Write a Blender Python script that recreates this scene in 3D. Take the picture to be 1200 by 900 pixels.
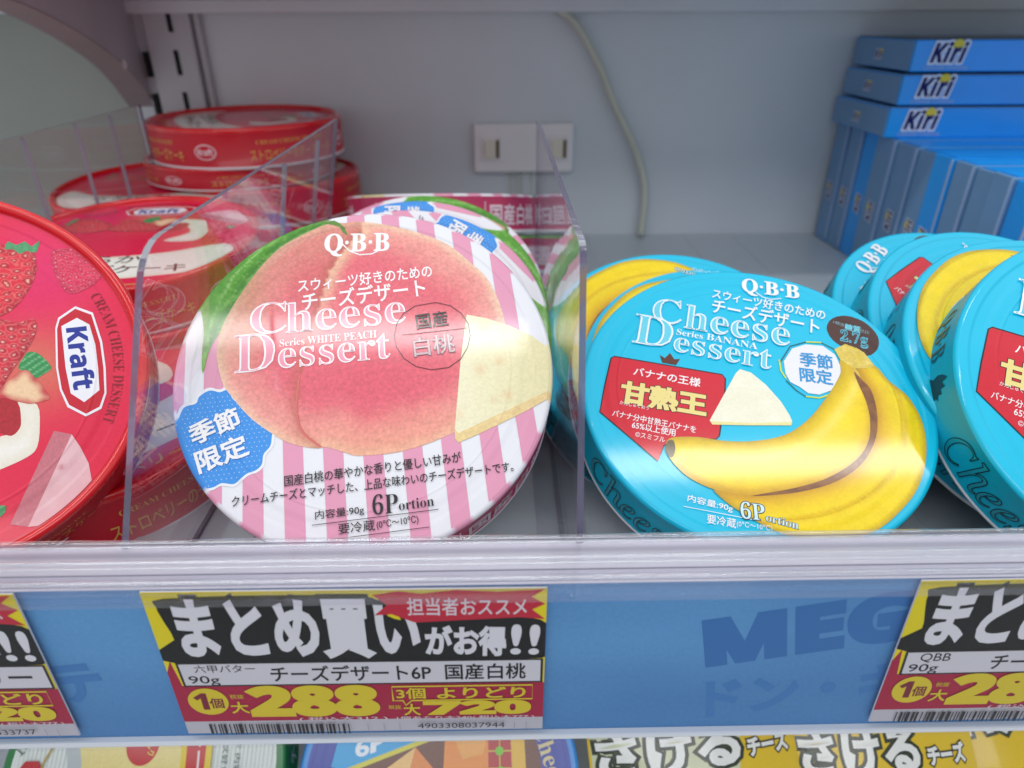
import bpy, math, random, bmesh
import numpy as np
from mathutils import Vector, Matrix
from mathutils.geometry import delaunay_2d_cdt
for o in list(bpy.data.objects): bpy.data.objects.remove(o)
SC = bpy.context.scene
COL = SC.collection
R_ = math.radians

# ---------------------------------------------------------------- camera
# world origin is the camera position; the shelf floor lies 148 mm below it
PITCH, YAW, ROLL = R_(28.5), R_(0.9), R_(-0.2)
fwd = Vector((math.sin(YAW)*math.cos(PITCH), math.cos(YAW)*math.cos(PITCH), -math.sin(PITCH)))
right = Vector((math.cos(YAW), -math.sin(YAW), 0))
up = right.cross(fwd)
rr = math.cos(ROLL)*right + math.sin(ROLL)*up
uu = -math.sin(ROLL)*right + math.cos(ROLL)*up
cd = bpy.data.cameras.new('camera'); cam = bpy.data.objects.new('camera', cd); COL.objects.link(cam)
cam.matrix_world = Matrix(((rr.x, uu.x, -fwd.x, 0), (rr.y, uu.y, -fwd.y, 0), (rr.z, uu.z, -fwd.z, 0), (0, 0, 0, 1)))
cd.sensor_fit = 'HORIZONTAL'; cd.sensor_width = 36; cd.lens = 24
cd.clip_start = 0.01; cd.clip_end = 50
cd.dof.use_dof = True; cd.dof.focus_distance = 0.195; cd.dof.aperture_fstop = 12.0
SC.camera = cam
# ---------------------------------------------------------------- world, lamps, exposure
w = bpy.data.worlds.new('World'); SC.world = w; w.use_nodes = True
bg = w.node_tree.nodes['Background']; bg.inputs[0].default_value = (0.82, 0.87, 0.89, 1); bg.inputs[1].default_value = 0.74
def area(name, loc, target, sx, sy, power, col):
    l = bpy.data.lights.new(name, 'AREA'); l.shape = 'RECTANGLE'; l.size = sx; l.size_y = sy; l.energy = power; l.color = col
    o = bpy.data.objects.new(name, l); COL.objects.link(o); o.location = loc
    d = Vector(target) - Vector(loc); o.rotation_euler = d.to_track_quat('-Z', 'Y').to_euler()
    return o
area('canopy_tube_light', (-0.62, -0.035, 0.95), (-0.62, -0.034, -0.1), 1.44, 0.05, 4.6, (1.0, 0.98, 0.96))
area('canopy_tube_light', (0.86, 0.235, 0.95), (0.86, 0.236, -0.1), 1.44, 0.05, 4.2, (1.0, 0.98, 0.96))
area('aisle_ceiling_light', (-0.3, -1.6, 1.6), (0, 0.2, -0.1), 2.5, 0.5, 14, (0.97, 0.98, 1.0))
SC.view_settings.view_transform = 'Standard'; SC.view_settings.look = 'None'
SC.view_settings.exposure = 0.0; SC.view_settings.gamma = 1
SC.cycles.max_bounces = 10; SC.cycles.transparent_max_bounces = 24; SC.cycles.transmission_bounces = 8
SC.cycles.caustics_reflective = False; SC.cycles.caustics_refractive = False
SC.cycles.use_denoising = True
# ---------------------------------------------------------------- colours and materials
def lin(c):
    if isinstance(c, str): c = [int(c[i:i+2], 16)/255 for i in (0, 2, 4)]
    return tuple(x/12.92 if x <= .04045 else ((x+.055)/1.055)**2.4 for x in c)
LIN = {}
def L3(h):
    if h not in LIN: LIN[h] = np.array(lin(h))
    return LIN[h]
def nodes(m):
    m.use_nodes = True; nt = m.node_tree
    return nt, nt.nodes, nt.links, nt.nodes['Principled BSDF']
def mat(name, col, rough=.4, metal=0, coat=0, bump=0, bscale=200, mottling=0, mscale=20, spec=.5):
    m = bpy.data.materials.new(name); nt, N, K, b = nodes(m)
    c = lin(col) + (1,)
    b.inputs['Base Color'].default_value = c; b.inputs['Roughness'].default_value = rough
    b.inputs['Metallic'].default_value = metal; b.inputs['Coat Weight'].default_value = coat
    b.inputs['Coat Roughness'].default_value = .08; b.inputs['Specular IOR Level'].default_value = spec
    tc = N.new('ShaderNodeTexCoord')
    if mottling:
        n = N.new('ShaderNodeTexNoise'); n.inputs['Scale'].default_value = mscale; n.inputs['Detail'].default_value = 5
        K.new(tc.outputs['Object'], n.inputs['Vector'])
        mr = N.new('ShaderNodeMapRange'); mr.inputs[1].default_value = .3; mr.inputs[2].default_value = .7
        mr.inputs[3].default_value = 1-mottling; mr.inputs[4].default_value = 1+mottling
        K.new(n.outputs[0], mr.inputs[0])
        hs = N.new('ShaderNodeHueSaturation'); hs.inputs['Color'].default_value = c
        K.new(mr.outputs[0], hs.inputs['Value']); K.new(hs.outputs[0], b.inputs['Base Color'])
        mr2 = N.new('ShaderNodeMapRange'); mr2.inputs[3].default_value = rough*.8; mr2.inputs[4].default_value = min(1, rough*1.25)
        K.new(n.outputs[0], mr2.inputs[0]); K.new(mr2.outputs[0], b.inputs['Roughness'])
    if bump:
        n = N.new('ShaderNodeTexNoise'); n.inputs['Scale'].default_value = bscale; n.inputs['Detail'].default_value = 3
        K.new(tc.outputs['Object'], n.inputs['Vector'])
        bp = N.new('ShaderNodeBump'); bp.inputs['Distance'].default_value = bump; bp.inputs['Strength'].default_value = 1
        K.new(n.outputs[0], bp.inputs['Height']); K.new(bp.outputs[0], b.inputs['Normal'])
    return m
def print_mat(name, rings, rough=.3, coat=.5, grain=1.0, paper=.00004):
    """laminated board: printed colour from the attribute Col (alpha = how mottled the picture is there), embossed rings, film texture"""
    m = bpy.data.materials.new(name); nt, N, K, b = nodes(m)
    a = N.new('ShaderNodeVertexColor'); a.layer_name = 'Col'
    tc = N.new('ShaderNodeTexCoord')
    n = N.new('ShaderNodeTexNoise'); n.inputs['Scale'].default_value = 900; n.inputs['Detail'].default_value = 4; n.inputs['Roughness'].default_value = .7
    K.new(tc.outputs['Object'], n.inputs['Vector'])
    mr = N.new('ShaderNodeMapRange'); mr.inputs[1].default_value = .3; mr.inputs[2].default_value = .7; mr.inputs[3].default_value = -.32*grain; mr.inputs[4].default_value = .32*grain
    K.new(n.outputs[0], mr.inputs[0])
    mu = N.new('ShaderNodeMath'); mu.operation = 'MULTIPLY_ADD'; mu.inputs[2].default_value = 1
    K.new(mr.outputs[0], mu.inputs[0]); K.new(a.outputs['Alpha'], mu.inputs[1])
    hs = N.new('ShaderNodeHueSaturation'); K.new(a.outputs['Color'], hs.inputs['Color']); K.new(mu.outputs[0], hs.inputs['Value'])
    K.new(hs.outputs[0], b.inputs['Base Color'])
    b.inputs['Roughness'].default_value = rough; b.inputs['Coat Weight'].default_value = coat; b.inputs['Coat Roughness'].default_value = .085; b.inputs['Specular IOR Level'].default_value = .3
    pn = N.new('ShaderNodeTexNoise'); pn.inputs['Scale'].default_value = 1400; pn.inputs['Detail'].default_value = 2
    K.new(tc.outputs['Object'], pn.inputs['Vector'])
    bp = N.new('ShaderNodeBump'); bp.inputs['Distance'].default_value = paper; bp.inputs['Strength'].default_value = 1
    K.new(pn.outputs[0], bp.inputs['Height'])
    last = bp
    lo = N.new('ShaderNodeTexNoise'); lo.inputs['Scale'].default_value = 45; K.new(tc.outputs['Object'], lo.inputs['Vector'])
    b0 = N.new('ShaderNodeBump'); b0.inputs['Distance'].default_value = .0006; b0.inputs['Strength'].default_value = 1
    K.new(lo.outputs[0], b0.inputs['Height']); K.new(bp.outputs[0], b0.inputs['Normal']); last = b0
    if rings:
        sep = N.new('ShaderNodeSeparateXYZ'); K.new(tc.outputs['Object'], sep.inputs[0])
        cmb = N.new('ShaderNodeCombineXYZ'); K.new(sep.outputs[0], cmb.inputs[0]); K.new(sep.outputs[1], cmb.inputs[1])
        ln = N.new('ShaderNodeVectorMath'); ln.operation = 'LENGTH'; K.new(cmb.outputs[0], ln.inputs[0])
        mr = N.new('ShaderNodeMapRange'); mr.inputs[1].default_value = .036; mr.inputs[2].default_value = .056; K.new(ln.outputs['Value'], mr.inputs[0])
        cr = N.new('ShaderNodeValToRGB'); cr.color_ramp.interpolation = 'EASE'
        el = cr.color_ramp.elements
        pts = rings
        el[0].position = pts[0][0]; el[0].color = (pts[0][1],)*3+(1,)
        el[1].position = pts[-1][0]; el[1].color = (pts[-1][1],)*3+(1,)
        for p, v in pts[1:-1]:
            e = el.new(p); e.color = (v, v, v, 1)
        K.new(mr.outputs[0], cr.inputs[0])
        b2 = N.new('ShaderNodeBump'); b2.inputs['Distance'].default_value = .0009; b2.inputs['Strength'].default_value = 1
        K.new(cr.outputs[0], b2.inputs['Height']); K.new(last.outputs[0], b2.inputs['Normal']); last = b2
    K.new(last.outputs[0], b.inputs['Normal'])
    return m
RINGS = [(0, .5), (.28, .5), (.315, .66), (.35, .5), (.44, .5), (.56, .16), (.66, .14), (.72, .5), (.82, .5), (1, .44)]
M_PRINT = print_mat('laminated_printed_board', RINGS, rough=.42, coat=.6)
M_FLAT = print_mat('printed_paper', None, rough=.5, coat=0)
M_FLAT.node_tree.nodes['Principled BSDF'].inputs['Specular IOR Level'].default_value = .15
M_SIDE = print_mat('printed_side_board', None, rough=.4, coat=.2)
M_POUCH = print_mat('printed_film', None, rough=.25, coat=.6)
M_TRAY = mat('white_board_edge', 'e8e4e8', .5)

def clear_mat(name, tint, refl=1.0, rough=.015, bump=.0002):
    m = bpy.data.materials.new(name); m.use_nodes = True; nt = m.node_tree; N = nt.nodes; K = nt.links; N.clear()
    out = N.new('ShaderNodeOutputMaterial'); t = N.new('ShaderNodeBsdfTransparent'); g = N.new('ShaderNodeBsdfGlossy'); mx = N.new('ShaderNodeMixShader')
    t.inputs[0].default_value = tint + (1,); g.inputs[0].default_value = (1, 1, 1, 1); g.inputs['Roughness'].default_value = rough
    f = N.new('ShaderNodeLayerWeight'); f.inputs['Blend'].default_value = .5   # facing = 1 - cos, the same from both sides
    pw = N.new('ShaderNodeMath'); pw.operation = 'POWER'; pw.inputs[1].default_value = 5; K.new(f.outputs['Facing'], pw.inputs[0])
    mu = N.new('ShaderNodeMath'); mu.operation = 'MULTIPLY_ADD'; mu.use_clamp = True; mu.inputs[1].default_value = .9*refl; mu.inputs[2].default_value = .035*refl; K.new(pw.outputs[0], mu.inputs[0])
    tc = N.new('ShaderNodeTexCoord'); n = N.new('ShaderNodeTexNoise'); n.inputs['Scale'].default_value = 25; K.new(tc.outputs['Object'], n.inputs['Vector'])
    bp = N.new('ShaderNodeBump'); bp.inputs['Distance'].default_value = bump; K.new(n.outputs[0], bp.inputs['Height'])
    if bump: K.new(bp.outputs[0], g.inputs['Normal'])
    K.new(mu.outputs[0], mx.inputs[0]); K.new(t.outputs[0], mx.inputs[1]); K.new(g.outputs[0], mx.inputs[2]); K.new(mx.outputs[0], out.inputs[0])
    return m
M_CLEAR = clear_mat('clear_acrylic_sheet', (.965, .958, .97), .8)
M_RAILCLEAR = clear_mat('clear_rail_plastic', (.95, .94, .97), 1.6, .08, bump=0)
M_COVER = clear_mat('clear_card_cover', (.97, .97, .98), .3, .03)
M_EDGE = bpy.data.materials.new('acrylic_cut_edge'); _, N_, K_, b_ = nodes(M_EDGE)
b_.inputs['Base Color'].default_value = (.16, .14, .24, 1); b_.inputs['Roughness'].default_value = .12; b_.inputs['Transmission Weight'].default_value = .5; b_.inputs['IOR'].default_value = 1.49
_tc = N_.new('ShaderNodeTexCoord'); _n = N_.new('ShaderNodeTexNoise'); _n.inputs['Scale'].default_value = 300; K_.new(_tc.outputs['Object'], _n.inputs[0])
_b = N_.new('ShaderNodeBump'); _b.inputs['Distance'].default_value = .0001; K_.new(_n.outputs[0], _b.inputs['Height']); K_.new(_b.outputs[0], b_.inputs['Normal'])

M_JOINT = mat('sheet_joint_grey', '8c8896', .4)
M_WALL = mat('painted_steel_back', 'd6dce2', .42, mottling=.05, mscale=9, bump=.0004, bscale=12)
M_WALL2 = mat('painted_steel_side', 'a8aea6', .45, mottling=.05, mscale=9, bump=.0004, bscale=12)
M_POST = mat('upright_paint', 'bcbcc2', .4, mottling=.05, mscale=30)
M_BRACKET = mat('bracket_paint', 'b4b0b6', .4, mottling=.06, mscale=40)
M_FLANGE = mat('bracket_flange_paint', '9c8e90', .5, mottling=.06, mscale=40)
M_DARK = mat('dark_slot', '101114', .8)
M_FLOOR = mat('shelf_tray_grey', 'bcc4ca', .3, mottling=.04, mscale=15, bump=.0001, bscale=60)
M_STEEL = mat('shelf_white_paint', 'd8dce2', .35, mottling=.03, mscale=20)
M_OUTLET = mat('outlet_plate_plastic', 'f0ecee', .4, mottling=.03)
M_SOCKET = mat('socket_insert_plastic', 'e6dfcf', .4)
M_CABLE = mat('cable_sheath', 'c9ccbf', .5, mottling=.05, mscale=60)

# ---------------------------------------------------------------- object helpers
def link(o, parent=None):
    COL.objects.link(o)
    if parent is not None: o.parent = parent
    return o
def mesh_obj(name, verts, faces, m, parent=None, smooth=False, cols=None, mats=None, mi=None):
    me = bpy.data.meshes.new(name); me.from_pydata([tuple(map(float, v)) for v in verts], [], [tuple(map(int, f)) for f in faces])
    for x in (mats or [m]): me.materials.append(x)
    if mi is not None: me.polygons.foreach_set('material_index', mi)
    if smooth: me.polygons.foreach_set('use_smooth', [True]*len(me.polygons))
    if cols is not None:
        at = me.color_attributes.new('Col', 'FLOAT_COLOR', 'POINT'); at.data.foreach_set('color', np.asarray(cols, dtype=np.float32).ravel())
    me.update()
    return link(bpy.data.objects.new(name, me), parent)
def box_bm(bm, lo, hi, bev=0, seg=2):
    ret = bmesh.ops.create_cube(bm, size=1)
    vs = ret['verts']
    for v in vs: v.co = Vector([lo[i]+(v.co[i]+.5)*(hi[i]-lo[i]) for i in range(3)])
    if bev:
        es = list({e for v in vs for e in v.link_edges})
        bmesh.ops.bevel(bm, geom=es, offset=bev, segments=seg, affect='EDGES', profile=.5)
def bm_obj(name, bm, m, parent=None, smooth=False):
    me = bpy.data.meshes.new(name); bm.to_mesh(me); bm.free(); me.materials.append(m)
    if smooth: me.polygons.foreach_set('use_smooth', [True]*len(me.polygons))
    return link(bpy.data.objects.new(name, me), parent)
def box(name, lo, hi, m, parent=None, bev=0, seg=2):
    bm = bmesh.new(); box_bm(bm, lo, hi, bev, seg); return bm_obj(name, bm, m, parent)
def tag(o, label, cat, group=None):
    o['label'] = label; o['category'] = cat
    if group: o['group'] = group
    return o
def struct(o): o['kind'] = 'structure'; return o
def empty(name, label, cat, group=None, mw=None):
    o = bpy.data.objects.new(name, None); COL.objects.link(o); o.empty_display_size = .01
    if mw is not None: o.matrix_world = mw
    return tag(o, label, cat, group)
def copy_tree(o, parent=None):
    c = o.copy(); COL.objects.link(c); c.parent = parent
    for ch in o.children: copy_tree(ch, c)
    return c
def tube(name, pts, r, m, parent=None, n=10):
    pts = [Vector(p) for p in pts]; V = []; F = []
    for i, p in enumerate(pts):
        t = (pts[min(i+1, len(pts)-1)]-pts[max(i-1, 0)]).normalized(); a = t.orthogonal().normalized() if i == 0 else (a-t*a.dot(t)).normalized(); b = t.cross(a)
        for k in range(n): V.append(p+r*(math.cos(2*math.pi*k/n)*a+math.sin(2*math.pi*k/n)*b))
    for i in range(len(pts)-1):
        for k in range(n): F.append((i*n+k, i*n+(k+1) % n, (i+1)*n+(k+1) % n, (i+1)*n+k))
    F.append(tuple(range(n-1, -1, -1))); F.append(tuple(range((len(pts)-1)*n, len(pts)*n)))
    return mesh_obj(name, V, F, m, parent, smooth=True)
def catmull(P, n=5, closed=True):
    P = [np.array(p, float) for p in P]; out = []; N = len(P)
    rng = range(N) if closed else range(N-1)
    for i in rng:
        g = (lambda k: P[k % N]) if closed else (lambda k: P[max(0, min(N-1, k))])
        p0, p1, p2, p3 = g(i-1), g(i), g(i+1), g(i+2)
        for j in range(n):
            t = j/n
            out.append(.5*((2*p1)+(-p0+p2)*t+(2*p0-5*p1+4*p2-p3)*t*t+(-p0+3*p1-3*p2+p3)*t**3))
    if not closed: out.append(P[-1])
    return out

# ---------------------------------------------------------------- lettering (built-in font, turned to mesh)
def mathmap(s, up_, lo_, dg=None):
    r = ''
    for c in s:
        if 'A' <= c <= 'Z': r += chr(up_+ord(c)-65)
        elif 'a' <= c <= 'z': r += '\u210E' if (lo_ == 0x1D44E and c == 'h') else chr(lo_+ord(c)-97)
        elif c.isdigit() and dg: r += chr(dg+ord(c)-48)
        else: r += c
    return r
FONTS = {'r': lambda s: s, 'serif': lambda s: mathmap(s, 0x1D400, 0x1D41A, 0x1D7CE), 'ital': lambda s: mathmap(s, 0x1D434, 0x1D44E),
         'sans': lambda s: mathmap(s, 0x1D5D4, 0x1D5EE, 0x1D7EC), 'sansi': lambda s: mathmap(s, 0x1D63C, 0x1D656)}
GC = {}
def glyphs(s, font='r', off=0.0, bev=0.0):
    key = (s, font, off, bev)
    if key in GC: return GC[key]
    c = bpy.data.curves.new('glyph_source', 'FONT'); c.body = FONTS[font](s); c.size = 1; c.offset = off
    c.bevel_depth = bev; c.bevel_resolution = 0; c.resolution_u = 3 if len(s) < 14 else 2
    o = bpy.data.objects.new('glyph_source', c); COL.objects.link(o)
    dg = bpy.context.evaluated_depsgraph_get(); me = bpy.data.meshes.new_from_object(o.evaluated_get(dg))
    v = np.zeros(len(me.vertices)*3); me.vertices.foreach_get('co', v); v = v.reshape(-1, 3)
    me.calc_loop_triangles(); f = np.zeros(len(me.loop_triangles)*3, dtype=np.int32); me.loop_triangles.foreach_get('vertices', f)
    bpy.data.objects.remove(o); bpy.data.curves.remove(c); bpy.data.meshes.remove(me)
    GC[key] = (v, f.reshape(-1, 3)); return GC[key]
def is_cjk(s): return any(ord(c) > 0x2E80 for c in s)

def vnoise(x, y, sc, seed=0):
    x = np.asarray(x)*sc; y = np.asarray(y)*sc
    xi = np.floor(x).astype(np.int64); yi = np.floor(y).astype(np.int64); fx = x-xi; fy = y-yi
    h = lambda a, b: (np.sin(a*127.1+b*311.7+seed*74.7)*43758.5453) % 1.0
    fx = fx*fx*(3-2*fx); fy = fy*fy*(3-2*fy)
    return (h(xi, yi)*(1-fx)+h(xi+1, yi)*fx)*(1-fy)+(h(xi, yi+1)*(1-fx)+h(xi+1, yi+1)*fx)*fy
def pdist(x, y, poly):
    P = np.asarray(poly, float); Q = np.roll(P, -1, 0); d = np.full(len(x), 1e9)
    for a, b in zip(P, Q):
        ab = b-a; L = max(1e-9, ab@ab); t = np.clip(((x-a[0])*ab[0]+(y-a[1])*ab[1])/L, 0, 1)
        d = np.minimum(d, np.hypot(x-a[0]-t*ab[0], y-a[1]-t*ab[1]))
    return d
def ldist(x, y, P):
    P = np.asarray(P, float); d = np.full(len(x), 1e9); s = np.zeros(len(x)); sd = np.zeros(len(x))
    acc = 0
    for a, b in zip(P[:-1], P[1:]):
        ab = b-a; L = max(1e-9, ab@ab); t = np.clip(((x-a[0])*ab[0]+(y-a[1])*ab[1])/L, 0, 1)
        dd = np.hypot(x-a[0]-t*ab[0], y-a[1]-t*ab[1]); cr = np.sign(ab[0]*(y-a[1])-ab[1]*(x-a[0]))
        m = dd < d; d = np.where(m, dd, d); sd = np.where(m, cr, sd)
    return d, sd
def inpoly(x, y, P):
    P = np.asarray(P, float); Q = np.roll(P, -1, 0); r = np.zeros(len(x), bool)
    for a, b in zip(P, Q):
        if a[1] == b[1]: continue
        c = ((a[1] > y) != (b[1] > y)) & (x < (b[0]-a[0])*(y-a[1])/(b[1]-a[1])+a[0]); r ^= c
    return r
def sstep(a, b, x): t = np.clip((x-a)/(b-a), 0, 1); return t*t*(3-2*t)
def mixc(a, b, t): return np.asarray(a)[None]*(1-t[:, None])+np.asarray(b)[None]*t[:, None] if np.asarray(a).ndim == 1 and np.asarray(b).ndim == 1 else a*(1-t[:, None])+b*t[:, None]

class Art:
    """flat print built up layer on layer, in millimetres on its own plane; every layer a hair above the one below"""
    def __init__(s, clip=None, rect=None):
        s.V = []; s.F = []; s.C = []; s.n = 0; s.z = .04; s.clip = clip; s.rect = rect; s.polys = []
    def add(s, v, f, c):
        s.V.append(v); s.F.append(np.asarray(f)+s.n); s.C.append(c); s.n += len(v); s.z += .011
    def clip_poly(s, P):
        P = [tuple(p) for p in P]
        if s.clip: 
            if max(math.hypot(*p) for p in P) <= s.clip: return P
            hp = [(math.cos(a), math.sin(a), s.clip*math.cos(math.pi/180)) for a in np.linspace(0, 2*math.pi, 181)[:-1]]
        elif s.rect:
            x0, y0, x1, y1 = s.rect; hp = [(1, 0, x1), (-1, 0, -x0), (0, 1, y1), (0, -1, -y0)]
        else: return P
        for nx, ny, d in hp:
            out = []; N = len(P)
            for i in range(N):
                a, b = P[i], P[(i+1) % N]; da = a[0]*nx+a[1]*ny-d; db = b[0]*nx+b[1]*ny-d
                if da <= 0: out.append(a)
                if (da < 0 < db) or (db < 0 < da):
                    t = da/(da-db); out.append((a[0]+t*(b[0]-a[0]), a[1]+t*(b[1]-a[1])))
            P = out
            if len(P) < 3: return []
        return P
    def poly(s, P, col, step=0, grain=0, smooth=0, keep=True):
        """col: hex string or function (x, y, outline) -> Nx3 linear"""
        if smooth: P = catmull(P, smooth)
        full = [tuple(p) for p in P]; P = s.clip_poly(full)
        if len(P) < 3: return
        Q = [P[0]]
        for p in P[1:]:
            if math.hypot(p[0]-Q[-1][0], p[1]-Q[-1][1]) > .02: Q.append(p)
        if math.hypot(Q[0][0]-Q[-1][0], Q[0][1]-Q[-1][1]) < .02: Q.pop()
        P = Q
        if len(P) < 3: return
        pts = [Vector(p) for p in P]; edges = [(i, (i+1) % len(P)) for i in range(len(P))]
        if step:
            A = np.array(P); xs = np.arange(A[:, 0].min(), A[:, 0].max(), step); ys = np.arange(A[:, 1].min(), A[:, 1].max(), step)
            X, Y = np.meshgrid(xs, ys); X = X.ravel()+.3*step*(vnoise(X.ravel(), Y.ravel(), 3.3, 1)-.5); Y = Y.ravel()+.3*step*(vnoise(X.ravel(), Y.ravel(), 3.7, 2)-.5)
            k = inpoly(X, Y, A) & (pdist(X, Y, A) > step*.35); pts += [Vector((a, b)) for a, b in zip(X[k], Y[k])]
        r = delaunay_2d_cdt(pts, edges, [], 1, 1e-4)
        v = np.array([(p.x, p.y) for p in r[0]])
        if not len(r[2]): return
        f = [tuple(t) for t in r[2]]
        cf = (lambda x, y, o, c=L3(col): np.repeat(c[None], len(x), 0)) if isinstance(col, str) else col
        c = cf(v[:, 0], v[:, 1], full)
        if keep: s.polys.append((full, cf))
        v3 = np.column_stack([v, np.full(len(v), s.z)])
        ff = []
        for t in f:
            a, b, c_ = v[t[0]], v[t[1]], v[t[2]]
            if (b[0]-a[0])*(c_[1]-a[1])-(b[1]-a[1])*(c_[0]-a[0]) < 0: t = t[::-1]
            ff.append(t)
        s.add(v3, ff, np.column_stack([c, np.full(len(c), grain)]))
    def line(s, P, wd, col, closed=False):
        P = np.array(P, float); n = len(P); V = []
        for i in range(n):
            a = P[max(i-1, 0)]; b = P[min(i+1, n-1)]
            if closed: a, b = P[(i-1) % n], P[(i+1) % n]
            t = (b-a)/max(1e-9, np.hypot(*(b-a))); nn = np.array([-t[1], t[0]])*wd/2
            V += [P[i]+nn, P[i]-nn]
        F = []; m = n if closed else n-1
        for i in range(m):
            j = (i+1) % n; F += [(2*i, 2*i+1, 2*j+1), (2*i, 2*j+1, 2*j)]
        V = np.array(V); s.add(np.column_stack([V, np.full(len(V), s.z)]), F, np.repeat(np.append(L3(col), 0)[None], len(V), 0))
    def text(s, st, A, B, h, col, font='r', off=0, bev=0, shear=0, arc=None, grain=0):
        v, f = glyphs(st, font, off, bev)
        if not len(v): return
        v = v.copy(); core, _ = glyphs(st, font, 0, 0)
        if is_cjk(st): y0, y1 = core[:, 1].min(), core[:, 1].max()
        else: y0, y1 = 0, core[:, 1].max()
        x0, x1 = core[:, 0].min(), core[:, 0].max()
        A = np.array(A, float); B = np.array(B, float); Lg = np.hypot(*(B-A)); d = (B-A)/Lg; n = np.array([-d[1], d[0]])
        u = (v[:, 0]-x0)/(x1-x0)*Lg; q = (v[:, 1]-y0)/(y1-y0)*h; u = u+shear*q
        zz = s.z+(v[:, 2]/max(bev, 1e-9)*.004 if bev else 0*u)
        if arc:  # arc = (radius, start angle, direction): clockwise lettering with its top outwards
            R0, a0, sg = arc; ang = a0+sg*u/R0; rad = R0+(-sg)*q
            P = np.column_stack([rad*np.cos(ang), rad*np.sin(ang), zz])
        else:
            P = np.column_stack([A[0]+u*d[0]+q*n[0], A[1]+u*d[1]+q*n[1], zz])
        if s.rect:
            x_0, y_0, x_1, y_1 = s.rect
            c = P[f].mean(1); k = (c[:, 0] > x_0) & (c[:, 0] < x_1) & (c[:, 1] > y_0) & (c[:, 1] < y_1); f = f[k]
            P[:, 0] = np.clip(P[:, 0], x_0, x_1); P[:, 1] = np.clip(P[:, 1], y_0, y_1)
        if s.clip:
            c = P[f].mean(1); f = f[np.hypot(c[:, 0], c[:, 1]) < s.clip]
        if len(f): s.add(P, f, np.repeat(np.append(L3(col), grain)[None], len(P), 0))
    def sample(s, x, y, base):
        c = np.repeat(L3(base)[None], len(x), 0)
        for P, cf in s.polys:
            k = inpoly(x, y, P)
            if k.any(): c[k] = cf(x[k], y[k], P)
        return c
    def arrays(s): return np.concatenate(s.V), np.concatenate(s.F), np.concatenate(s.C)
    def build(s, name, m, parent, xf=None, z0=0.0, scale=.001):
        V, F, C = s.arrays(); V = V*scale
        if xf is not None: V = xf(V)
        V[:, 2] += z0 if xf is None else 0
        return mesh_obj(name, V, F, m, parent, cols=C)

# ---------------------------------------------------------------- picture colours
WHITE = 'f4f3f6'
def g3(c, k): return c*k
def peach_col(x, y, o):
    d = pdist(x, y, PEACH_OUT); cr, sd = ldist(x, y, CREASE)
    n = vnoise(x, y, .12, 3)*.6+vnoise(x, y, .5, 4)*.4; n2 = vnoise(x, y, 1.6, 5)
    c = mixc(L3('f0ccb0'), L3('ec9c94'), sstep(.3, 5, d+2*n))
    c = mixc(c, np.repeat(L3('e0596e')[None], len(x), 0), sstep(3, 17, d+6*(n-.5))*.85)
    low = sstep(-8, -26, y+4*n); c = mixc(c, np.repeat(L3('ea9c7e')[None], len(x), 0), low*.62)
    mid = np.exp(-((x-2)**2/500+(y+2)**2/160)); c = mixc(c, np.repeat(L3('dc4a64')[None], len(x), 0), mid*.45)
    left = (x < np.interp(y, CR_Y, CR_X))
    lf = np.where(left, 1., 0.)
    c = mixc(c, np.repeat(L3('c8685c')[None], len(x), 0), lf*sstep(12, 45, y)*.5)
    c = mixc(c, np.repeat(L3('a85a40')[None], len(x), 0), lf*np.exp(-(cr/2.4)**2)*.5)
    c = mixc(c, np.repeat(L3('ecc0a0')[None], len(x), 0), (1-lf)*np.exp(-(cr/3.0)**2)*sstep(5, 35, y)*.9)
    c = mixc(c, np.repeat(L3('b98a5a')[None], len(x), 0), sstep(-25, -34, x)*sstep(0, 15, y)*.45)
    return c*(.93+.14*n2)[:, None]
def leaf_col(x, y, o):
    d = pdist(x, y, LEAF_OUT); n = vnoise(x, y, .8, 7); t = vnoise(x*1.0+y, y*.2, .9, 8)
    inner = ldist(x, y, LEAF_IN)[0]
    c = mixc(L3('2f7618'), L3('58a428'), sstep(.4, 4, inner)*(.6+.4*n)); c = mixc(c, np.repeat(L3('245c14')[None], len(x), 0), sstep(5, -10, y)*.5*(1-n*.5))
    v = vnoise((x+y)*.35, (x-y)*2.2, .9, 33); c = mixc(c, np.repeat(L3('93c860')[None], len(x), 0), sstep(.55, .95, v)*.5)
    rib = ldist(x, y, [(-46, 8), (-44, 22), (-38, 36), (-28, 46), (-18, 52), (-9, 53)])[0]
    c = mixc(c, np.repeat(L3('a8d884')[None], len(x), 0), np.exp(-(rib/.35)**2)*.6)
    return mixc(c, np.repeat(L3('8fc860')[None], len(x), 0), sstep(.9, .1, d)*.5)
def wedge_col(x, y, o):
    n = vnoise(x, y, .35, 9); c = mixc(L3('efe9c8'), L3('e8dfb0'), sstep(25, 52, x+3*n))
    for px, py, r in ((36, 9, 1.7), (33, -5, 1.6), (39, -3, 1.4), (40, -14, 1.5), (25, -18, 1.3), (46, 2, 1.2), (36, -15, .9)):
        c = mixc(c, np.repeat(L3('e3a872')[None], len(x), 0), np.exp(-((x-px)**2+(y-py)**2)/r**2)*.42)
    return c
def side_col(x, y, o):
    n = vnoise(x, y, .4, 10); return mixc(L3('e4c68a'), L3('eed49c'), n)
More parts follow.
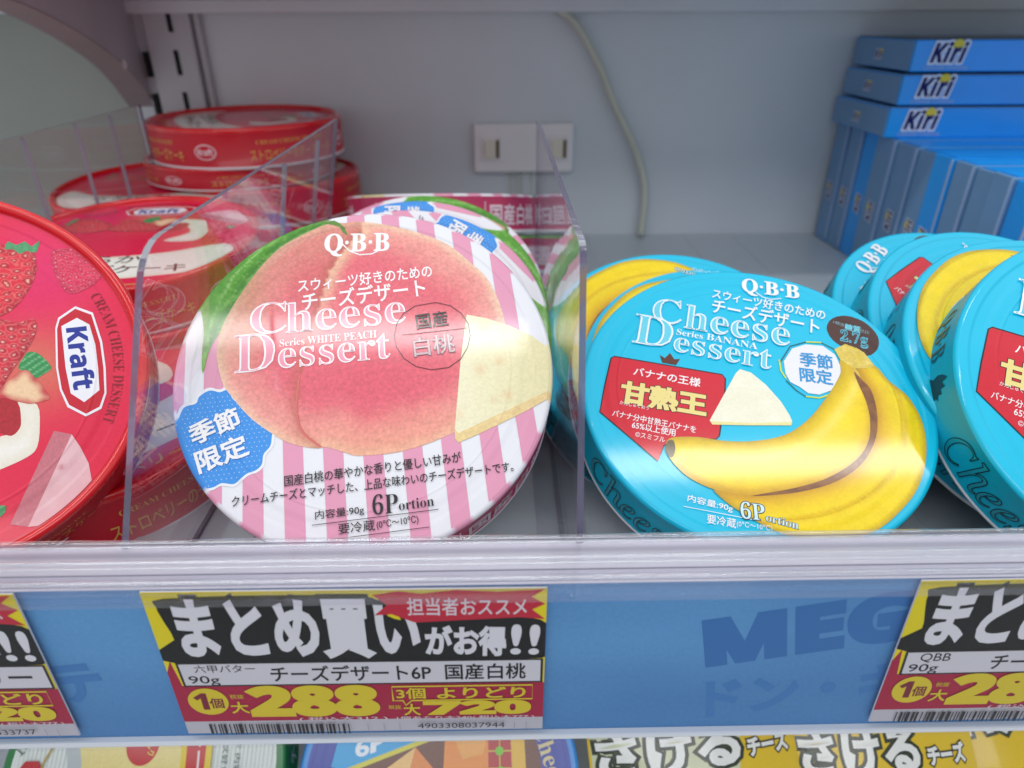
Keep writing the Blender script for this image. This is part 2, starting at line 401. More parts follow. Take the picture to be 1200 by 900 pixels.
def banana_a_col(x, y, o):
    d = pdist(x, y, o); n = vnoise(x, y, .3, 12); f = ldist(x, y, BAN_TOP)[0]
    c = mixc(L3('d8b400'), L3('f6d200'), sstep(0, 5, f)); c = mixc(c, np.repeat(L3('fadc20')[None], len(x), 0), sstep(3, 9, d)*.6)
    c = mixc(c, np.repeat(L3('cf9a10')[None], len(x), 0), sstep(3.6, .2, ldist(x, y, BAN_BOT)[0])*.85); c = mixc(c, np.repeat(L3('b8982a')[None], len(x), 0), sstep(1.4, 0, f)*.6); c = mixc(c, np.repeat(L3('fdf08a')[None], len(x), 0), np.exp(-((f-5.5)/1.6)**2)*.35)
    return c*(.94+.1*n)[:, None]
def banana_b_col(x, y, o):
    d = pdist(x, y, o); n = vnoise(x, y, .3, 13); f = ldist(x, y, BAN_BOT)[0]
    c = mixc(L3('ecb800'), L3('f8d800'), sstep(0, 8, f)); c = mixc(c, np.repeat(L3('dcaa04')[None], len(x), 0), np.exp(-((f-8.5)/.7)**2)*.7); c = mixc(c, np.repeat(L3('c48c10')[None], len(x), 0), np.exp(-((f-.2)/2.2)**2)*.75)
    return mixc(c, np.repeat(L3('b08a18')[None], len(x), 0), sstep(2.0, 0, d)*.75)*(.95+.08*n)[:, None]
def seam_col(x, y, o): return mixc(L3('6c3c22'), L3('96602c'), vnoise(x, y, .9, 14))
def bstem_col(x, y, o): return mixc(L3('d8b83a'), L3('ecd678'), vnoise(x, y, .5, 15))
def bw_col(x, y, o): return mixc(L3('ece8cf'), L3('f2f0dd'), vnoise(x, y, .35, 16))
def seedy(base, deep, spec, sc):
    def f(x, y, o):
        d = pdist(x, y, o); c = mixc(L3(deep), L3(base), sstep(0, 4, d+2*vnoise(x, y, .4, 17)))
        gx = x*sc+.5*np.round(y*sc) % 1; gy = y*sc
        gx = gx+.5*(vnoise(x, y, .5, 19)-.5); gy = gy+.5*(vnoise(x, y, .5, 23)-.5); q = np.hypot(gx-np.round(gx), (gy-np.round(gy))*.8)
        c = mixc(c, np.repeat(L3(deep)[None], len(x), 0), sstep(.34, .2, q)*.8)
        return mixc(c, np.repeat(L3(spec)[None], len(x), 0), sstep(.15, .05, q)*.9+sstep(.1, .0, np.abs(q-.36))*.25)
    return f
def st_bg(x, y, o):
    n = vnoise(x, y, .06, 20); c = mixc(L3('e20d42'), L3('e21448'), n)
    c = mixc(c, np.repeat(L3('d8705c')[None], len(x), 0), np.exp(-((x-2)**2+(y-27)**2)/150)*.95)
    c = mixc(c, np.repeat(L3('e2206a')[None], len(x), 0), np.exp(-((x+28)**2+(y-32)**2)/260)*.8)
    return c
def plate_col(x, y, o): return mixc(L3('e9e2d2'), L3('f1eee6'), sstep(0, 4, pdist(x, y, o)))
def mint_col(x, y, o):
    v = np.abs(((x+y*.6)/2.0) % 1-.5); return mixc(L3('2f8a4e'), L3('7cc48a'), sstep(.3, .5, v))
def slice_col(x, y, o):
    d = pdist(x, y, o); return mixc(L3('c43440'), L3('efc9a2'), sstep(.2, 3.2, d+1.6*vnoise(x, y, .5, 21)))
def kwedge_col(x, y, o):
    c = mixc(L3('e6b4bc'), L3('ecc0c6'), vnoise(x, y, .3, 22))
    for px, py in ((33, 30), (44, 12), (28, 5), (39, 22)): c = mixc(c, np.repeat(L3('b8506a')[None], len(x), 0), np.exp(-((x-px)**2+(y-py)**2)/.5)*.8)
    return c
ART_PEACH = [
 ["P","badge",[[-37.3,-5.5],[-39.3,-2.0],[-41.5,-2.3],[-44.3,-1.4],[-47.1,-2.9],[-48.0,-4.9],[-51.2,-5.7],[-52.7,-8.9],[-54.7,-10.9],[-53.5,-18.6],[-51.0,-24.8],[-47.3,-30.3],[-45.1,-30.2],[-42.6,-30.0],[-40.6,-29.2],[-37.4,-29.9],[-35.4,-28.5],[-33.8,-27.4],[-31.5,-26.8],[-29.9,-25.3],[-29.4,-22.5],[-27.6,-20.4],[-27.1,-17.5],[-26.7,-12.2],[-33.8,-6.0]]],
 ["P","leaf",[[-46.3,4.2],[-46.7,11.1],[-46.3,17.3],[-46.9,23.1],[-47.6,29.3],[-41.9,39.2],[-35.3,46.3],[-28.4,51.2],[-19.0,55.3],[-11.2,53.7],[-8.1,51.7],[-16.8,48.5],[-23.7,44.5],[-29.6,38.3],[-35.5,29.6],[-40.4,19.1],[-44.5,11.9]]],
 ["P","peach",[[-3.5,51.5],[1.1,51.6],[10.5,49.0],[19.7,45.0],[28.6,39.4],[34.8,31.9],[38.9,26.3],[41.2,19.6],[42.4,11.6],[42.2,3.2],[39.6,-7.7],[34.6,-16.5],[26.6,-22.0],[19.2,-24.6],[14.1,-25.9],[8.3,-26.8],[3.3,-27.0],[-3.8,-26.5],[-6.7,-25.4],[-12.0,-22.9],[-14.8,-22.8],[-19.2,-21.6],[-23.4,-19.6],[-27.5,-16.4],[-32.1,-12.2],[-35.4,-8.1],[-38.1,-4.1],[-40.5,-0.1],[-42.0,5.8],[-42.5,11.4],[-41.6,16.9],[-39.2,23.0],[-35.5,29.6],[-29.6,38.3],[-23.7,44.5],[-16.8,48.5],[-8.1,52.0]]],
 ["P","crease",[[2.2,47.5],[-4.0,41.5],[-8.3,34.7],[-11.6,24.8],[-16.0,10.8],[-18.8,-1.1],[-19.8,-10.5],[-18.6,-17.1],[-13.6,-22.6]]],
 ["P","stem",[[-11.3,52.7],[-7.0,51.2],[-4.9,50.3],[-4.0,47.9],[-2.4,46.4],[-3.3,49.8],[-4.8,51.6],[-6.4,52.8]]],
 ["P","wedge",[[31.4,13.6],[36.9,11.7],[43.8,8.2],[49.9,3.9],[54.1,-0.6],[56.9,-3.6],[55.2,-13.3],[53.1,-13.9],[38.5,-18.9],[24.4,-23.7],[23.6,-22.3],[26.6,-7.1],[27.8,-1.2]]],
 ["P","wedge_side",[[23.6,-22.3],[24.4,-23.7],[38.5,-18.9],[53.1,-13.9],[55.2,-13.3],[54.9,-15.5],[52.9,-16.0],[44.9,-19.5],[31.1,-24.4],[24.1,-26.5],[23.3,-25.1]]],
 ["T","Q·B·B",[-10.1,41.3],[10.0,39.4],6.7,"qbb"],
 ["L",[[-4.5,43.8],[-2.2,40.6],[0.9,38.9],[4.6,38.8],[6.8,39.8]],0.43,"w"],
 ["T","スウィーツ好きのための",[-18.5,27.7],[22.5,28.1],4.5,"w_cj"],
 ["T","チーズデザート",[-17.4,21.1],[19.8,21.7],6.2,"w_cj"],
 ["T","C",[-33.0,15.0],[-22.3,14.7],10.4,"head"],
 ["T","heese",[-22.6,14.2],[13.0,13.3],10.2,"head"],
 ["T","D",[-37.4,3.0],[-25.8,2.9],12.2,"head"],
 ["T","essert",[-25.0,3.0],[7.5,2.1],8.3,"head"],
 ["T","Series",[-24.4,9.9],[-17.2,9.8],2.3,"small_serif"],
 ["T","WHITE PEACH",[-16.3,9.7],[4.0,9.3],2.5,"small_serif"],
 ["L",[[9.1,9.2],[10.2,13.1],[12.5,16.3],[16.3,18.5],[22.6,18.9],[26.9,17.2],[29.9,14.1],[31.5,10.4],[31.6,6.3],[30.3,2.5],[27.9,-0.9],[24.1,-3.2],[19.0,-3.3],[14.7,-1.7],[11.4,1.3],[9.5,5.2],[9.1,9.2]],0.2,"k"],
 ["L",[[11.4,9.2],[30.9,9.0]],0.2,"k"],
 ["T","国産",[16.1,10.3],[25.6,10.6],5.2,"k_cj"],
 ["T","白桃",[14.5,1.4],[26.6,1.5],6.4,"g_cj"],
 ["T","季節",[-48.1,-17.6],[-35.2,-13.3],6.3,"badge_cj"],
 ["T","限定",[-46.3,-25.9],[-33.1,-22.1],6.6,"badge_cj"],
 ["T","国産白桃の華やかな香りと優しい甘みが",[-23.9,-32.6],[24.3,-32.3],3.1,"k_cj_s"],
 ["T","クリームチーズとマッチした、上品な味わいのチーズデザートです。",[-37.8,-36.3],[38.3,-36.9],3.0,"k_cj_s"],
 ["T","内容量:90g",[-16.1,-43.1],[-3.2,-43.3],2.8,"k_cj_t"],
 ["T","6P",[-1.0,-43.6],[5.9,-43.9],5.6,"k_serif"],
 ["T","ortion",[6.1,-43.4],[15.6,-43.4],2.8,"k_serif"],
 ["L",[[-17.0,-44.1],[16.6,-44.5]],0.18,"k"],
 ["T","要冷蔵",[-10.2,-47.6],[-0.6,-47.8],2.9,"k_cj_t"],
 ["T","(0℃〜10℃)",[-0.1,-47.9],[11.0,-47.8],2.5,"k_cj_t"],
 ["L",[[-12.3,-48.6],[13.6,-48.9]],0.18,"k"],
]
ART_BANANA = [
 ["P","seal",[[22.0,33.4],[24.0,37.4],[28.5,39.6],[33.9,38.2],[37.5,34.0],[38.3,29.7],[37.0,25.7],[34.2,23.2],[30.0,23.7],[24.8,26.5],[22.5,29.7]]],
 ["T","糖質",[27.7,33.2],[32.6,32.8],2.7,"c_cj"],
 ["T","1個当たり当社比",[24.0,35.0],[35.3,32.7],1.5,"c_thin"],
 ["T","2.7g",[26.2,27.9],[34.7,27.7],5.0,"c_serif"],
 ["P","red",[[-45.5,3.0],[-44.6,4.1],[-10.4,4.7],[-9.3,3.3],[-9.0,-5.4],[-9.7,-18.6],[-10.6,-20.0],[-20.1,-22.0],[-25.2,-25.7],[-26.3,-31.5],[-45.5,-18.4],[-45.7,-8.9]]],
 ["L",[[-45.5,3.0],[-44.6,4.1],[-10.4,4.7],[-9.3,3.3],[-9.0,-5.4],[-9.7,-18.6],[-10.6,-20.0],[-20.1,-22.0],[-25.2,-25.7],[-26.3,-31.5],[-45.5,-18.4],[-45.7,-8.9],[-45.5,3.0]],0.44,"k"],
 ["P","crown",[[-29.3,5.1],[-30.5,8.1],[-28.7,7.1],[-27.3,9.6],[-25.7,7.4],[-23.9,7.9],[-24.9,5.1]]],
 ["T","バナナの王様",[-37.6,-2.1],[-16.8,-1.9],3.4,"w_cj"],
 ["T","甘熟王",[-40.0,-13.2],[-14.4,-12.5],8.1,"gold"],
 ["T","かんじゅくおう",[-40.1,-14.2],[-31.2,-14.3],1.4,"w_thin"],
 ["T","バナナ分中甘熟王バナナを",[-41.7,-19.1],[-16.6,-19.3],2.5,"w_cj_s"],
 ["T","65%以上使用",[-35.3,-22.0],[-22.4,-21.9],2.6,"w_cj_s"],
 ["T","©スミフル",[-33.9,-24.7],[-25.1,-24.7],1.8,"w_thin"],
 ["P","bwedge",[[-6.3,6.1],[-5.1,8.1],[-1.6,7.5],[3.0,3.8],[7.7,-1.7],[10.3,-6.2],[11.1,-8.3],[10.8,-9.9],[-0.8,-12.7],[-12.0,-15.0],[-12.9,-13.8]]],
 ["P","bwedge_side",[[-12.8,-14.0],[-0.8,-11.8],[11.1,-8.6],[10.8,-9.9],[-0.8,-12.7],[-12.0,-15.1]]],
 ["P","octo",[[8.3,14.5],[10.9,20.6],[15.1,23.4],[20.5,24.0],[24.2,21.2],[26.1,15.9],[25.4,10.9],[22.7,6.2],[19.1,3.7],[15.8,3.5],[13.3,5.3],[10.4,6.6],[8.9,9.7]]],
 ["L",[[7.2,13.9],[10.3,21.5],[15.2,24.5]],0.33,"dk"],
 ["L",[[6.9,14.9],[7.5,10.4],[9.1,7.7]],0.49,"ye"],
 ["L",[[9.1,7.0],[12.3,3.7],[15.1,2.0]],0.32,"dk"],
 ["L",[[15.1,2.0],[19.1,2.4],[22.2,4.4]],0.47,"ye"],
 ["L",[[15.2,24.5],[20.0,25.3]],0.5,"ye"],
 ["L",[[20.0,25.3],[24.2,23.4]],0.33,"dk"],
 ["T","季節",[13.5,14.0],[23.5,14.6],5.7,"oc_cj"],
 ["T","限定",[13.5,7.7],[23.3,8.4],5.5,"oc_cj"],
 ["P","banana_b",[[30.6,17.4],[36.1,19.4],[39.9,14.4],[43.2,11.5],[45.5,9.0],[48.1,2.9],[49.1,-3.7],[48.6,-11.6],[47.0,-18.3],[44.4,-24.8],[40.3,-31.1],[34.5,-38.0],[27.2,-43.0],[18.4,-45.7],[11.8,-46.3],[4.6,-45.0],[-1.8,-42.4],[-6.1,-40.3],[-10.1,-36.4],[0.1,-34.4],[18.7,-26.0],[30.8,-14.5],[33.9,-1.5],[32.4,7.9]]],
 ["P","banana_a",[[-24.7,-25.5],[-24.4,-23.8],[-22.6,-22.3],[-15.7,-20.6],[-8.0,-20.1],[-0.3,-18.3],[7.2,-15.0],[12.3,-10.8],[17.0,-4.6],[21.2,3.2],[24.0,9.2],[25.8,14.5],[25.7,19.4],[30.3,16.9],[32.1,11.8],[34.0,8.9],[34.7,4.5],[35.1,-1.2],[34.2,-8.9],[31.2,-15.8],[27.0,-21.5],[20.5,-27.0],[12.4,-31.5],[6.4,-34.0],[0.2,-36.2],[-6.4,-36.9],[-11.5,-36.7],[-17.2,-34.8],[-21.1,-32.0],[-23.3,-29.5],[-24.5,-27.3]]],
 ["P","seam",[[29.7,15.4],[32.1,12.5],[34.3,9.7],[35.5,4.7],[35.8,-1.7],[34.9,-8.7],[31.9,-16.3],[27.7,-22.2],[21.5,-27.6],[13.3,-32.1],[6.0,-34.9],[0.2,-36.6],[6.4,-33.7],[12.4,-30.9],[20.1,-26.3],[26.3,-20.8],[30.5,-15.4],[33.0,-9.2],[33.6,-1.6],[32.7,4.7],[31.0,10.2]]],
 ["P","tip",[[-24.7,-25.5],[-24.2,-23.9],[-22.7,-23.5],[-21.9,-26.1],[-22.2,-28.8],[-23.3,-29.5],[-24.5,-27.6]]],
 ["P","bstem",[[24.0,23.3],[27.5,26.4],[31.2,25.4],[33.2,24.1],[36.1,19.4],[35.0,18.1],[29.7,16.5],[25.7,19.4]]],
 ["T","内容量:90g",[-16.9,-42.7],[-4.6,-43.1],2.5,"w_cj_s"],
 ["L",[[-17.7,-44.2],[2.8,-43.7]],0.19,"w"],
 ["T","6P",[-2.2,-44.1],[4.3,-43.3],5.2,"lb_serif"],
 ["T","ortion",[4.3,-43.3],[12.9,-43.8],2.3,"lb_serif"],
 ["T","要冷蔵",[-11.1,-47.8],[-3.4,-47.5],2.8,"w_cj_s"],
 ["T","(0℃〜10℃)",[-3.2,-47.2],[6.2,-46.4],2.0,"w_thin"],
 ["T","Q·B·B",[-6.2,42.8],[13.0,43.6],6.3,"qbb"],
 ["L",[[-1.6,43.4],[0.7,41.5],[3.6,41.0],[7.0,42.2]],0.35,"w"],
 ["T","スウィーツ好きのための",[-16.0,37.1],[21.3,35.5],4.5,"w_cj"],
 ["T","チーズデザート",[-15.8,30.3],[19.2,28.5],6.7,"w_cj"],
 ["T","C",[-34.6,21.4],[-25.0,22.2],11.0,"head"],
 ["T","heese",[-24.1,21.2],[10.0,21.1],10.8,"head"],
 ["T","D",[-40.0,11.0],[-27.2,11.1],12.7,"head"],
 ["T","essert",[-26.6,10.5],[4.4,10.0],8.0,"head"],
 ["T","Series",[-26.2,17.6],[-17.6,17.5],2.6,"small_serif"],
 ["T","BANANA",[-16.5,17.7],[-0.1,17.2],2.8,"small_serif"],
]
ART_STRAWBERRY = [
 ["P","plate",[[11.9,21.5],[13.5,26.1],[19.9,26.1],[26.0,24.8],[28.4,22.1],[30.5,15.8],[32.6,7.8],[29.3,-1.3],[15.2,-0.3],[24.3,8.5],[21.1,16.7],[21.5,19.1],[19.9,21.1],[17.3,21.8]]],
 ["P","redin",[[8.8,11.8],[9.9,17.8],[11.9,21.5],[17.3,21.8],[19.9,21.1],[21.5,19.1],[20.3,16.8],[17.4,11.1]]],
 ["P","sberry",[[-38.6,20.2],[-38.1,22.3],[-36.2,24.5],[-35.9,27.9],[-34.5,30.2],[-31.9,30.6],[-27.4,30.1],[-22.6,27.9],[-17.6,24.2],[-14.9,20.1],[-14.7,15.9],[-21.1,12.4],[-31.8,13.3],[-37.0,16.3]]],
 ["P","calyx",[[-36.3,23.0],[-38.8,24.1],[-37.4,26.1],[-38.4,28.4],[-36.5,30.0],[-38.3,32.2],[-34.4,30.9],[-35.2,28.5],[-34.3,26.7],[-36.1,25.1]]],
 ["P","rasp",[[-34.0,34.8],[-35.0,36.8],[-34.6,40.6],[-32.2,44.0],[-28.5,46.3],[-24.9,47.3],[-22.5,45.4],[-20.6,42.1],[-19.6,38.9],[-21.0,37.0],[-23.6,35.9],[-28.9,34.7]]],
 ["P","mint",[[1.7,22.7],[-1.2,24.2],[-2.8,25.7],[-2.2,27.7],[0.2,29.6],[3.1,30.8],[4.6,28.7],[5.5,26.5],[3.3,24.6]]],
 ["P","slice",[[8.5,16.9],[5.1,19.9],[2.5,24.3],[5.5,26.5],[8.7,28.3],[11.8,29.4],[12.7,28.7],[13.0,26.1],[12.8,23.7],[10.1,18.8]]],
 ["P","sberry2",[[-13.4,13.8],[-13.9,20.0],[-12.3,23.7],[-12.7,26.2],[-13.0,28.0],[-10.5,28.6],[-6.9,27.4],[-3.7,25.5],[-0.1,22.9],[3.8,20.0],[7.5,17.2],[7.6,11.9]]],
 ["P","kwedge",[[22.1,29.4],[24.0,33.6],[28.2,35.3],[33.4,36.8],[39.2,37.0],[43.4,36.7],[48.2,34.0],[49.0,28.1],[48.0,20.4],[46.3,16.4]]],
 ["P","kwedge_side",[[22.1,29.4],[24.0,33.6],[48.0,20.4],[46.3,16.4]]],
 ["P","mint",[[39.7,12.6],[40.7,14.9],[41.2,16.0],[43.3,15.0],[43.9,12.6]]],
 ["P","klogo_w",[[-9.3,33.2],[-12.4,34.3],[-15.5,39.1],[-12.8,43.5],[-3.1,44.8],[5.4,44.7],[13.3,43.9],[17.8,42.0],[19.4,37.8],[15.7,33.5],[10.2,32.2],[3.2,32.0]]],
 ["P","klogo_r",[[-8.9,33.6],[-11.8,34.6],[-14.7,39.0],[-12.2,43.0],[-2.9,44.2],[5.3,44.1],[13.0,43.4],[17.1,41.6],[18.6,37.9],[15.1,34.0],[10.0,32.7],[3.3,32.5]]],
 ["P","klogo_w",[[-9.6,34.8],[-11.7,39.1],[-9.1,42.1],[-2.3,42.9],[5.0,42.7],[12.0,42.2],[15.0,37.9],[11.7,34.8],[3.7,34.4]]],
 ["T","Kraft",[-8.6,36.0],[10.8,35.8],5.5,"kraft"],
]
def P_of(art, key): return [e[2] for e in art if e[1] == key][0]
PEACH_OUT = catmull(P_of(ART_PEACH, 'peach'), 3); CREASE = P_of(ART_PEACH, 'crease')
_c = sorted(CREASE, key=lambda p: p[1]); CR_Y = [p[1] for p in _c]; CR_X = [p[0] for p in _c]
LEAF_OUT = P_of(ART_PEACH, 'leaf'); LEAF_IN = LEAF_OUT[10:]
_b = P_of(ART_BANANA, 'banana_a'); BAN_TOP = _b[:13]; BAN_BOT = _b[13:]
INK = '16131a'
STY = {  # lettering styles: list of passes (colour, font, offset, bevel)
 'w_cj': [(WHITE, 'r', 0, .014)], 'w_cj_s': [(WHITE, 'r', 0, .010)], 'w_thin': [(WHITE, 'r', 0, 0)], 'k_cj': [(INK, 'r', 0, .016)], 'k_cj_s': [(INK, 'r', 0, .009)],
 'k_cj_t': [(INK, 'r', 0, .004)], 'g_cj': [('7b7f88', 'r', 0, .024), ('d0a8b0', 'r', 0, 0)], 'k_serif': [(INK, 'serif', -.008, 0)], 'small_serif': [(WHITE, 'serif', -.004, 0)],
 'badge_cj': [(WHITE, 'r', 0, .026)], 'oc_cj': [('2090d0', 'r', 0, .022)], 'c_cj': [('6fd4ea', 'r', 0, .02)], 'c_thin': [('7fb0b8', 'r', 0, 0)], 'c_serif': [('5fd0ea', 'serif', 0, .02), (INK, 'serif', -.02, 0)],
 'gold': [(INK, 'r', 0, .075), ('ecd98a', 'r', 0, .048)], 'lb_serif': [('2b2a4a', 'serif', 0, .035), ('cfeef6', 'serif', -.004, 0)], 'qbb': [(WHITE, 'serif', 0, .014)], 'kraft': [('1a2f96', 'sans', 0, .02)],
 'kdark': [('8e1226', 'serif', -.012, 0)]}
LC = {'w': WHITE, 'k': INK, 'dk': '2a4a50', 'ye': 'd9dd3a'}
def head_passes(inner): return [(WHITE, 'serif', -.012, .016), (inner, 'serif', -.026, 0)]
POLYS = {'badge': ('3a92e6', 0, 0, 4), 'leaf': (leaf_col, .8, .5, 3), 'peach': (peach_col, 1.0, .55, 3), 'stem': ('5c8a34', 0, .4, 0), 'wedge': (wedge_col, 1.2, .25, 0), 'wedge_side': (side_col, 1.2, .4, 0),
 'seal': ('4a2620', 0, 0, 3), 'red': ('d2142e', 0, .15, 0), 'crown': ('5a2a1c', 0, 0, 0), 'bwedge': (bw_col, 1.2, .15, 0), 'bwedge_side': ('eadf9c', 0, .2, 0), 'octo': ('e9e9f2', 0, 0, 0),
 'banana_b': (banana_b_col, 1.0, .2, 3), 'banana_a': (banana_a_col, .9, .2, 3), 'seam': (seam_col, .8, .4, 3), 'tip': ('6a5c40', 0, .5, 2), 'bstem': (bstem_col, 1, .5, 0),
 'plate': (plate_col, 1.2, .1, 3), 'redin': ('b01426', 0, .7, 3), 'sberry': (seedy('e01c3c', 'a80c2c', 'f3b9a4', .36), .35, .3, 4), 'sberry2': (seedy('d8203c', 'a80f2c', 'f3c3b4', .36), .35, .3, 4),
 'rasp': (seedy('de1f54', 'c01048', 'f0a0a8', .62), .35, .4, 4), 'calyx': ('4f9a68', 0, .8, 2), 'mint': (mint_col, .5, .4, 3), 'slice': (slice_col, .7, .3, 3), 'kwedge': (kwedge_col, .8, .1, 0),
 'kwedge_side': ('c9737f', 0, .35, 0), 'klogo_w': ('eeeef6', 0, 0, 0), 'klogo_r': ('c8102c', 0, 0, 0)}
def run_art(a, L, inner):
    for e in L:
        if e[0] == 'P':
            k = e[1]
            if k == 'crease': continue
            col, step, gr, sm = POLYS[k]; P = e[2]
            if k == 'badge':
                a.poly([(x*1.0+(x+40)*.06, y*1.0+(y+17)*.06) for x, y in P], 'eef0f6', 0, 0, 4)
                a.poly(P, col, 0, 0, 4)
                for i in range(-16, 20):
                    for j in range(-16, 18):
                        x, y = -40+i*1.35+(j % 2)*.67, -16+j*1.35
                        if inpoly(np.array([x]), np.array([y]), P)[0] and pdist(np.array([x]), np.array([y]), P)[0] > .6 and math.hypot(x, y) < 53.2:
                            DOTS.append((x, y))
                Vd = []; Fd = []
                for x, y in DOTS:
                    n = len(Vd); Vd += [(x+.19*math.cos(t), y+.19*math.sin(t), a.z) for t in np.linspace(0, 2*math.pi, 6)[:-1]]; Fd += [(n, n+1, n+2), (n, n+2, n+3), (n, n+3, n+4)]
                a.add(np.array(Vd), Fd, np.repeat(np.append(L3('a9cdf2'), 0)[None], len(Vd), 0))
                continue
            a.poly(P, col, step, gr, sm)
            if k == 'peach':   # the fold between the two halves of the fruit
                a.line(catmull(CREASE[4:], 4, closed=False), .28, 'cc6258'); a.line(catmull([(x-.45, y) for x, y in CREASE[5:]], 4, closed=False), .5, 'd4706a')
        elif e[0] == 'L': a.line(e[1], e[2], LC[e[3]])
        elif e[0] == 'T':
            _, s, A, B, h, sty = e
            for c, f, o, b in (head_passes(inner) if sty == 'head' else STY[sty]): a.text(s, A, B, h, c, f, o, b)
DOTS = []
def disc_mesh(R, h, rim, top_base, side, art, face_z=0.0, rim_w=.0013):
    """lid: flat panel, rounded rim in the colours the print has at its edge; returns verts, faces, colours"""
    n = 240; th = np.linspace(0, 2*np.pi, n, endpoint=False); V = []; F = []; C = []
    Rc = R-rim_w
    if rim is None:
        prof = [(Rc, 0)]+[(Rc+rim_w*math.sin(t), -rim_w*(1-math.cos(t))) for t in (math.pi/8, math.pi/4, 3*math.pi/8, math.pi/2)]
    else:
        q = .0015; prof = [(R-2*q-.0002, face_z), (R-2*q, face_z+.0004)]+[(R-q-q*math.cos(t), q*math.sin(t)-.0004) for t in np.linspace(.25, math.pi, 8)]+[(R, -.0016)]
    rc = [top_base]
    x = np.cos(th); y = np.sin(th)
    edge = art.sample(x*(prof[0][0]*1000-.4), y*(prof[0][0]*1000-.4), top_base) if rim is None else np.repeat(L3(rim)[None], n, 0)
    for r, z in prof:
        V.append(np.column_stack([r*x, r*y, np.full(n, z)])); C.append(edge)
    V.append(np.array([[0, 0, face_z]])); C.append(L3(top_base)[None])
    V = np.concatenate(V); C = np.concatenate(C); m = len(prof)
    if rim is None: pass
    P0 = len(V); V = np.concatenate([V, V[:n]]); C = np.concatenate([C, np.repeat(L3(top_base)[None], n, 0)])
    F = [(m*n, P0+i, P0+(i+1) % n) for i in range(n)]
    for k in range(m-1): F += [(k*n+i, (k+1)*n+i, (k+1)*n+(i+1) % n, k*n+(i+1) % n) for i in range(n)]
    return V, F, np.column_stack([C, np.zeros(len(C))])
def panel_mesh(R, z, base, n=180):
    th = np.linspace(0, 2*np.pi, n, endpoint=False); V = [(0, 0, z)]+[(R*math.cos(t), R*math.sin(t), z) for t in th]
    return V, [(0, i+1, (i+1) % n+1) for i in range(n)]
def make_round_box(name, label, cat, group, R, h, art, base, rim, side_base, side_fn, face_z=0.0, face_base=None):
    root = empty(name, label, cat, group)
    V, F, C = disc_mesh(R, h, rim, base, side_base, art, face_z)
    if rim is not None:   # recessed face in its own colour
        pass
    lid_ = mesh_obj('lid', V+np.array([0, 0, h]), F, M_PRINT if rim is None else M_RIM, root, smooth=True, cols=C)
    pa = art.build('printed_artwork', M_PRINT, lid_, None, z0=h+face_z)
    n = 120; th = np.linspace(0, 2*np.pi, n, endpoint=False)
    z1 = h-(.0013 if rim is None else .0016)
    prof = [(R, z1), (R-.0001, .0016), (R+.0002, .0014), (R+.0003, .0008), (R, 0), (0, 0)]
    V = []; F = []; C = []
    for i, (r, z) in enumerate(prof[:-1]):
        V += [(r*math.cos(t), r*math.sin(t), z) for t in th]; C += [np.append(L3(side_base if i < 2 else 'e9e6ec'), .1)]*n
    V.append((0, 0, 0)); C.append(np.append(L3('e9e6ec'), 0))
    for k in range(len(prof)-2): F += [(k*n+i, (k+1)*n+i, (k+1)*n+(i+1) % n, k*n+(i+1) % n) for i in range(n)]
    b = (len(prof)-2)*n; F += [(len(V)-1, b+(i+1) % n, b+i) for i in range(n)]
    body = mesh_obj('body', V, F, M_SIDE, root, smooth=True, cols=C)
    sa = Art(); sa.z = .09; side_fn(sa, R*1000, h*1000)
    def wrap(V):
        t = V[:, 0]/R; r = R+V[:, 2]; return np.column_stack([r*np.cos(t), r*np.sin(t), V[:, 1]])
    sa.build('lettering', M_SIDE, body, wrap)
    return root
M_RIM = print_mat('glossy_rim', None, rough=.16, coat=.8, paper=.00001)
def deg(a, R): return math.radians(a)*R
def side_text(a, R, s, a0, a1, y, h, col, font='r', off=.01, bev=0, shear=0): a.text(s, (deg(a0, R), y), (deg(a1, R), y), h, col, font, off, bev, shear)
def peach_side(a, R, h):
    for k in range(-3, 5):
        t = 296+k*62
        side_text(a, R, '国産白桃', t, t+36, 4.2, 10.5, 'ecd3de', 'r', 0, .02)
        a.line([(deg(t-3, R), 3.4), (deg(t-3, R), 16)], .5, 'ecd3de')
        side_text(a, R, '要冷蔵 90g', t+42, t+54, 6, 4, 'ecd3de', 'r', 0, .01)
LEAFB = [(0, 0), (2.6, .4), (4.4, 2.4), (5.6, 2.0), (5.0, 3.4), (6.2, 4.2), (4.6, 4.6), (5.0, 6.4), (3.4, 6.2), (3.6, 8.4), (1.8, 7.2), (1.6, 10), (0, 8), (-.8, 5.6), (-.4, 3.4), (-1.4, 1.6)]
def banana_side(a, R, h):
    for base in (0, 180):
        side_text(a, R, 'Q·B·B', base-14, base+6, 6, 8, '173c46', 'serif', -.004)
        a.poly([(deg(base+13, R)+x*1.1, 4+y*1.15) for x, y in LEAFB], '10262c', keep=False)
        for s, a0, a1, fs in (('Cheese', 33, 73, 12.4), ('Dessert', 80, 124, 12.4)):
            side_text(a, R, s, base+a0, base+a1, 4, fs, '14323c', 'ital', .002, .011)
            side_text(a, R, s, base+a0, base+a1, 4, fs, '1e9db2', 'ital', -.010, 0)
        side_text(a, R, '季節限定 バナナ', base+130, base+160, 9, 5, '8a1630', 'r', 0, .01)
        side_text(a, R, '6Portion 要冷蔵', base+132, base+158, 4, 3.4, '143c46', 'r', 0, .004)
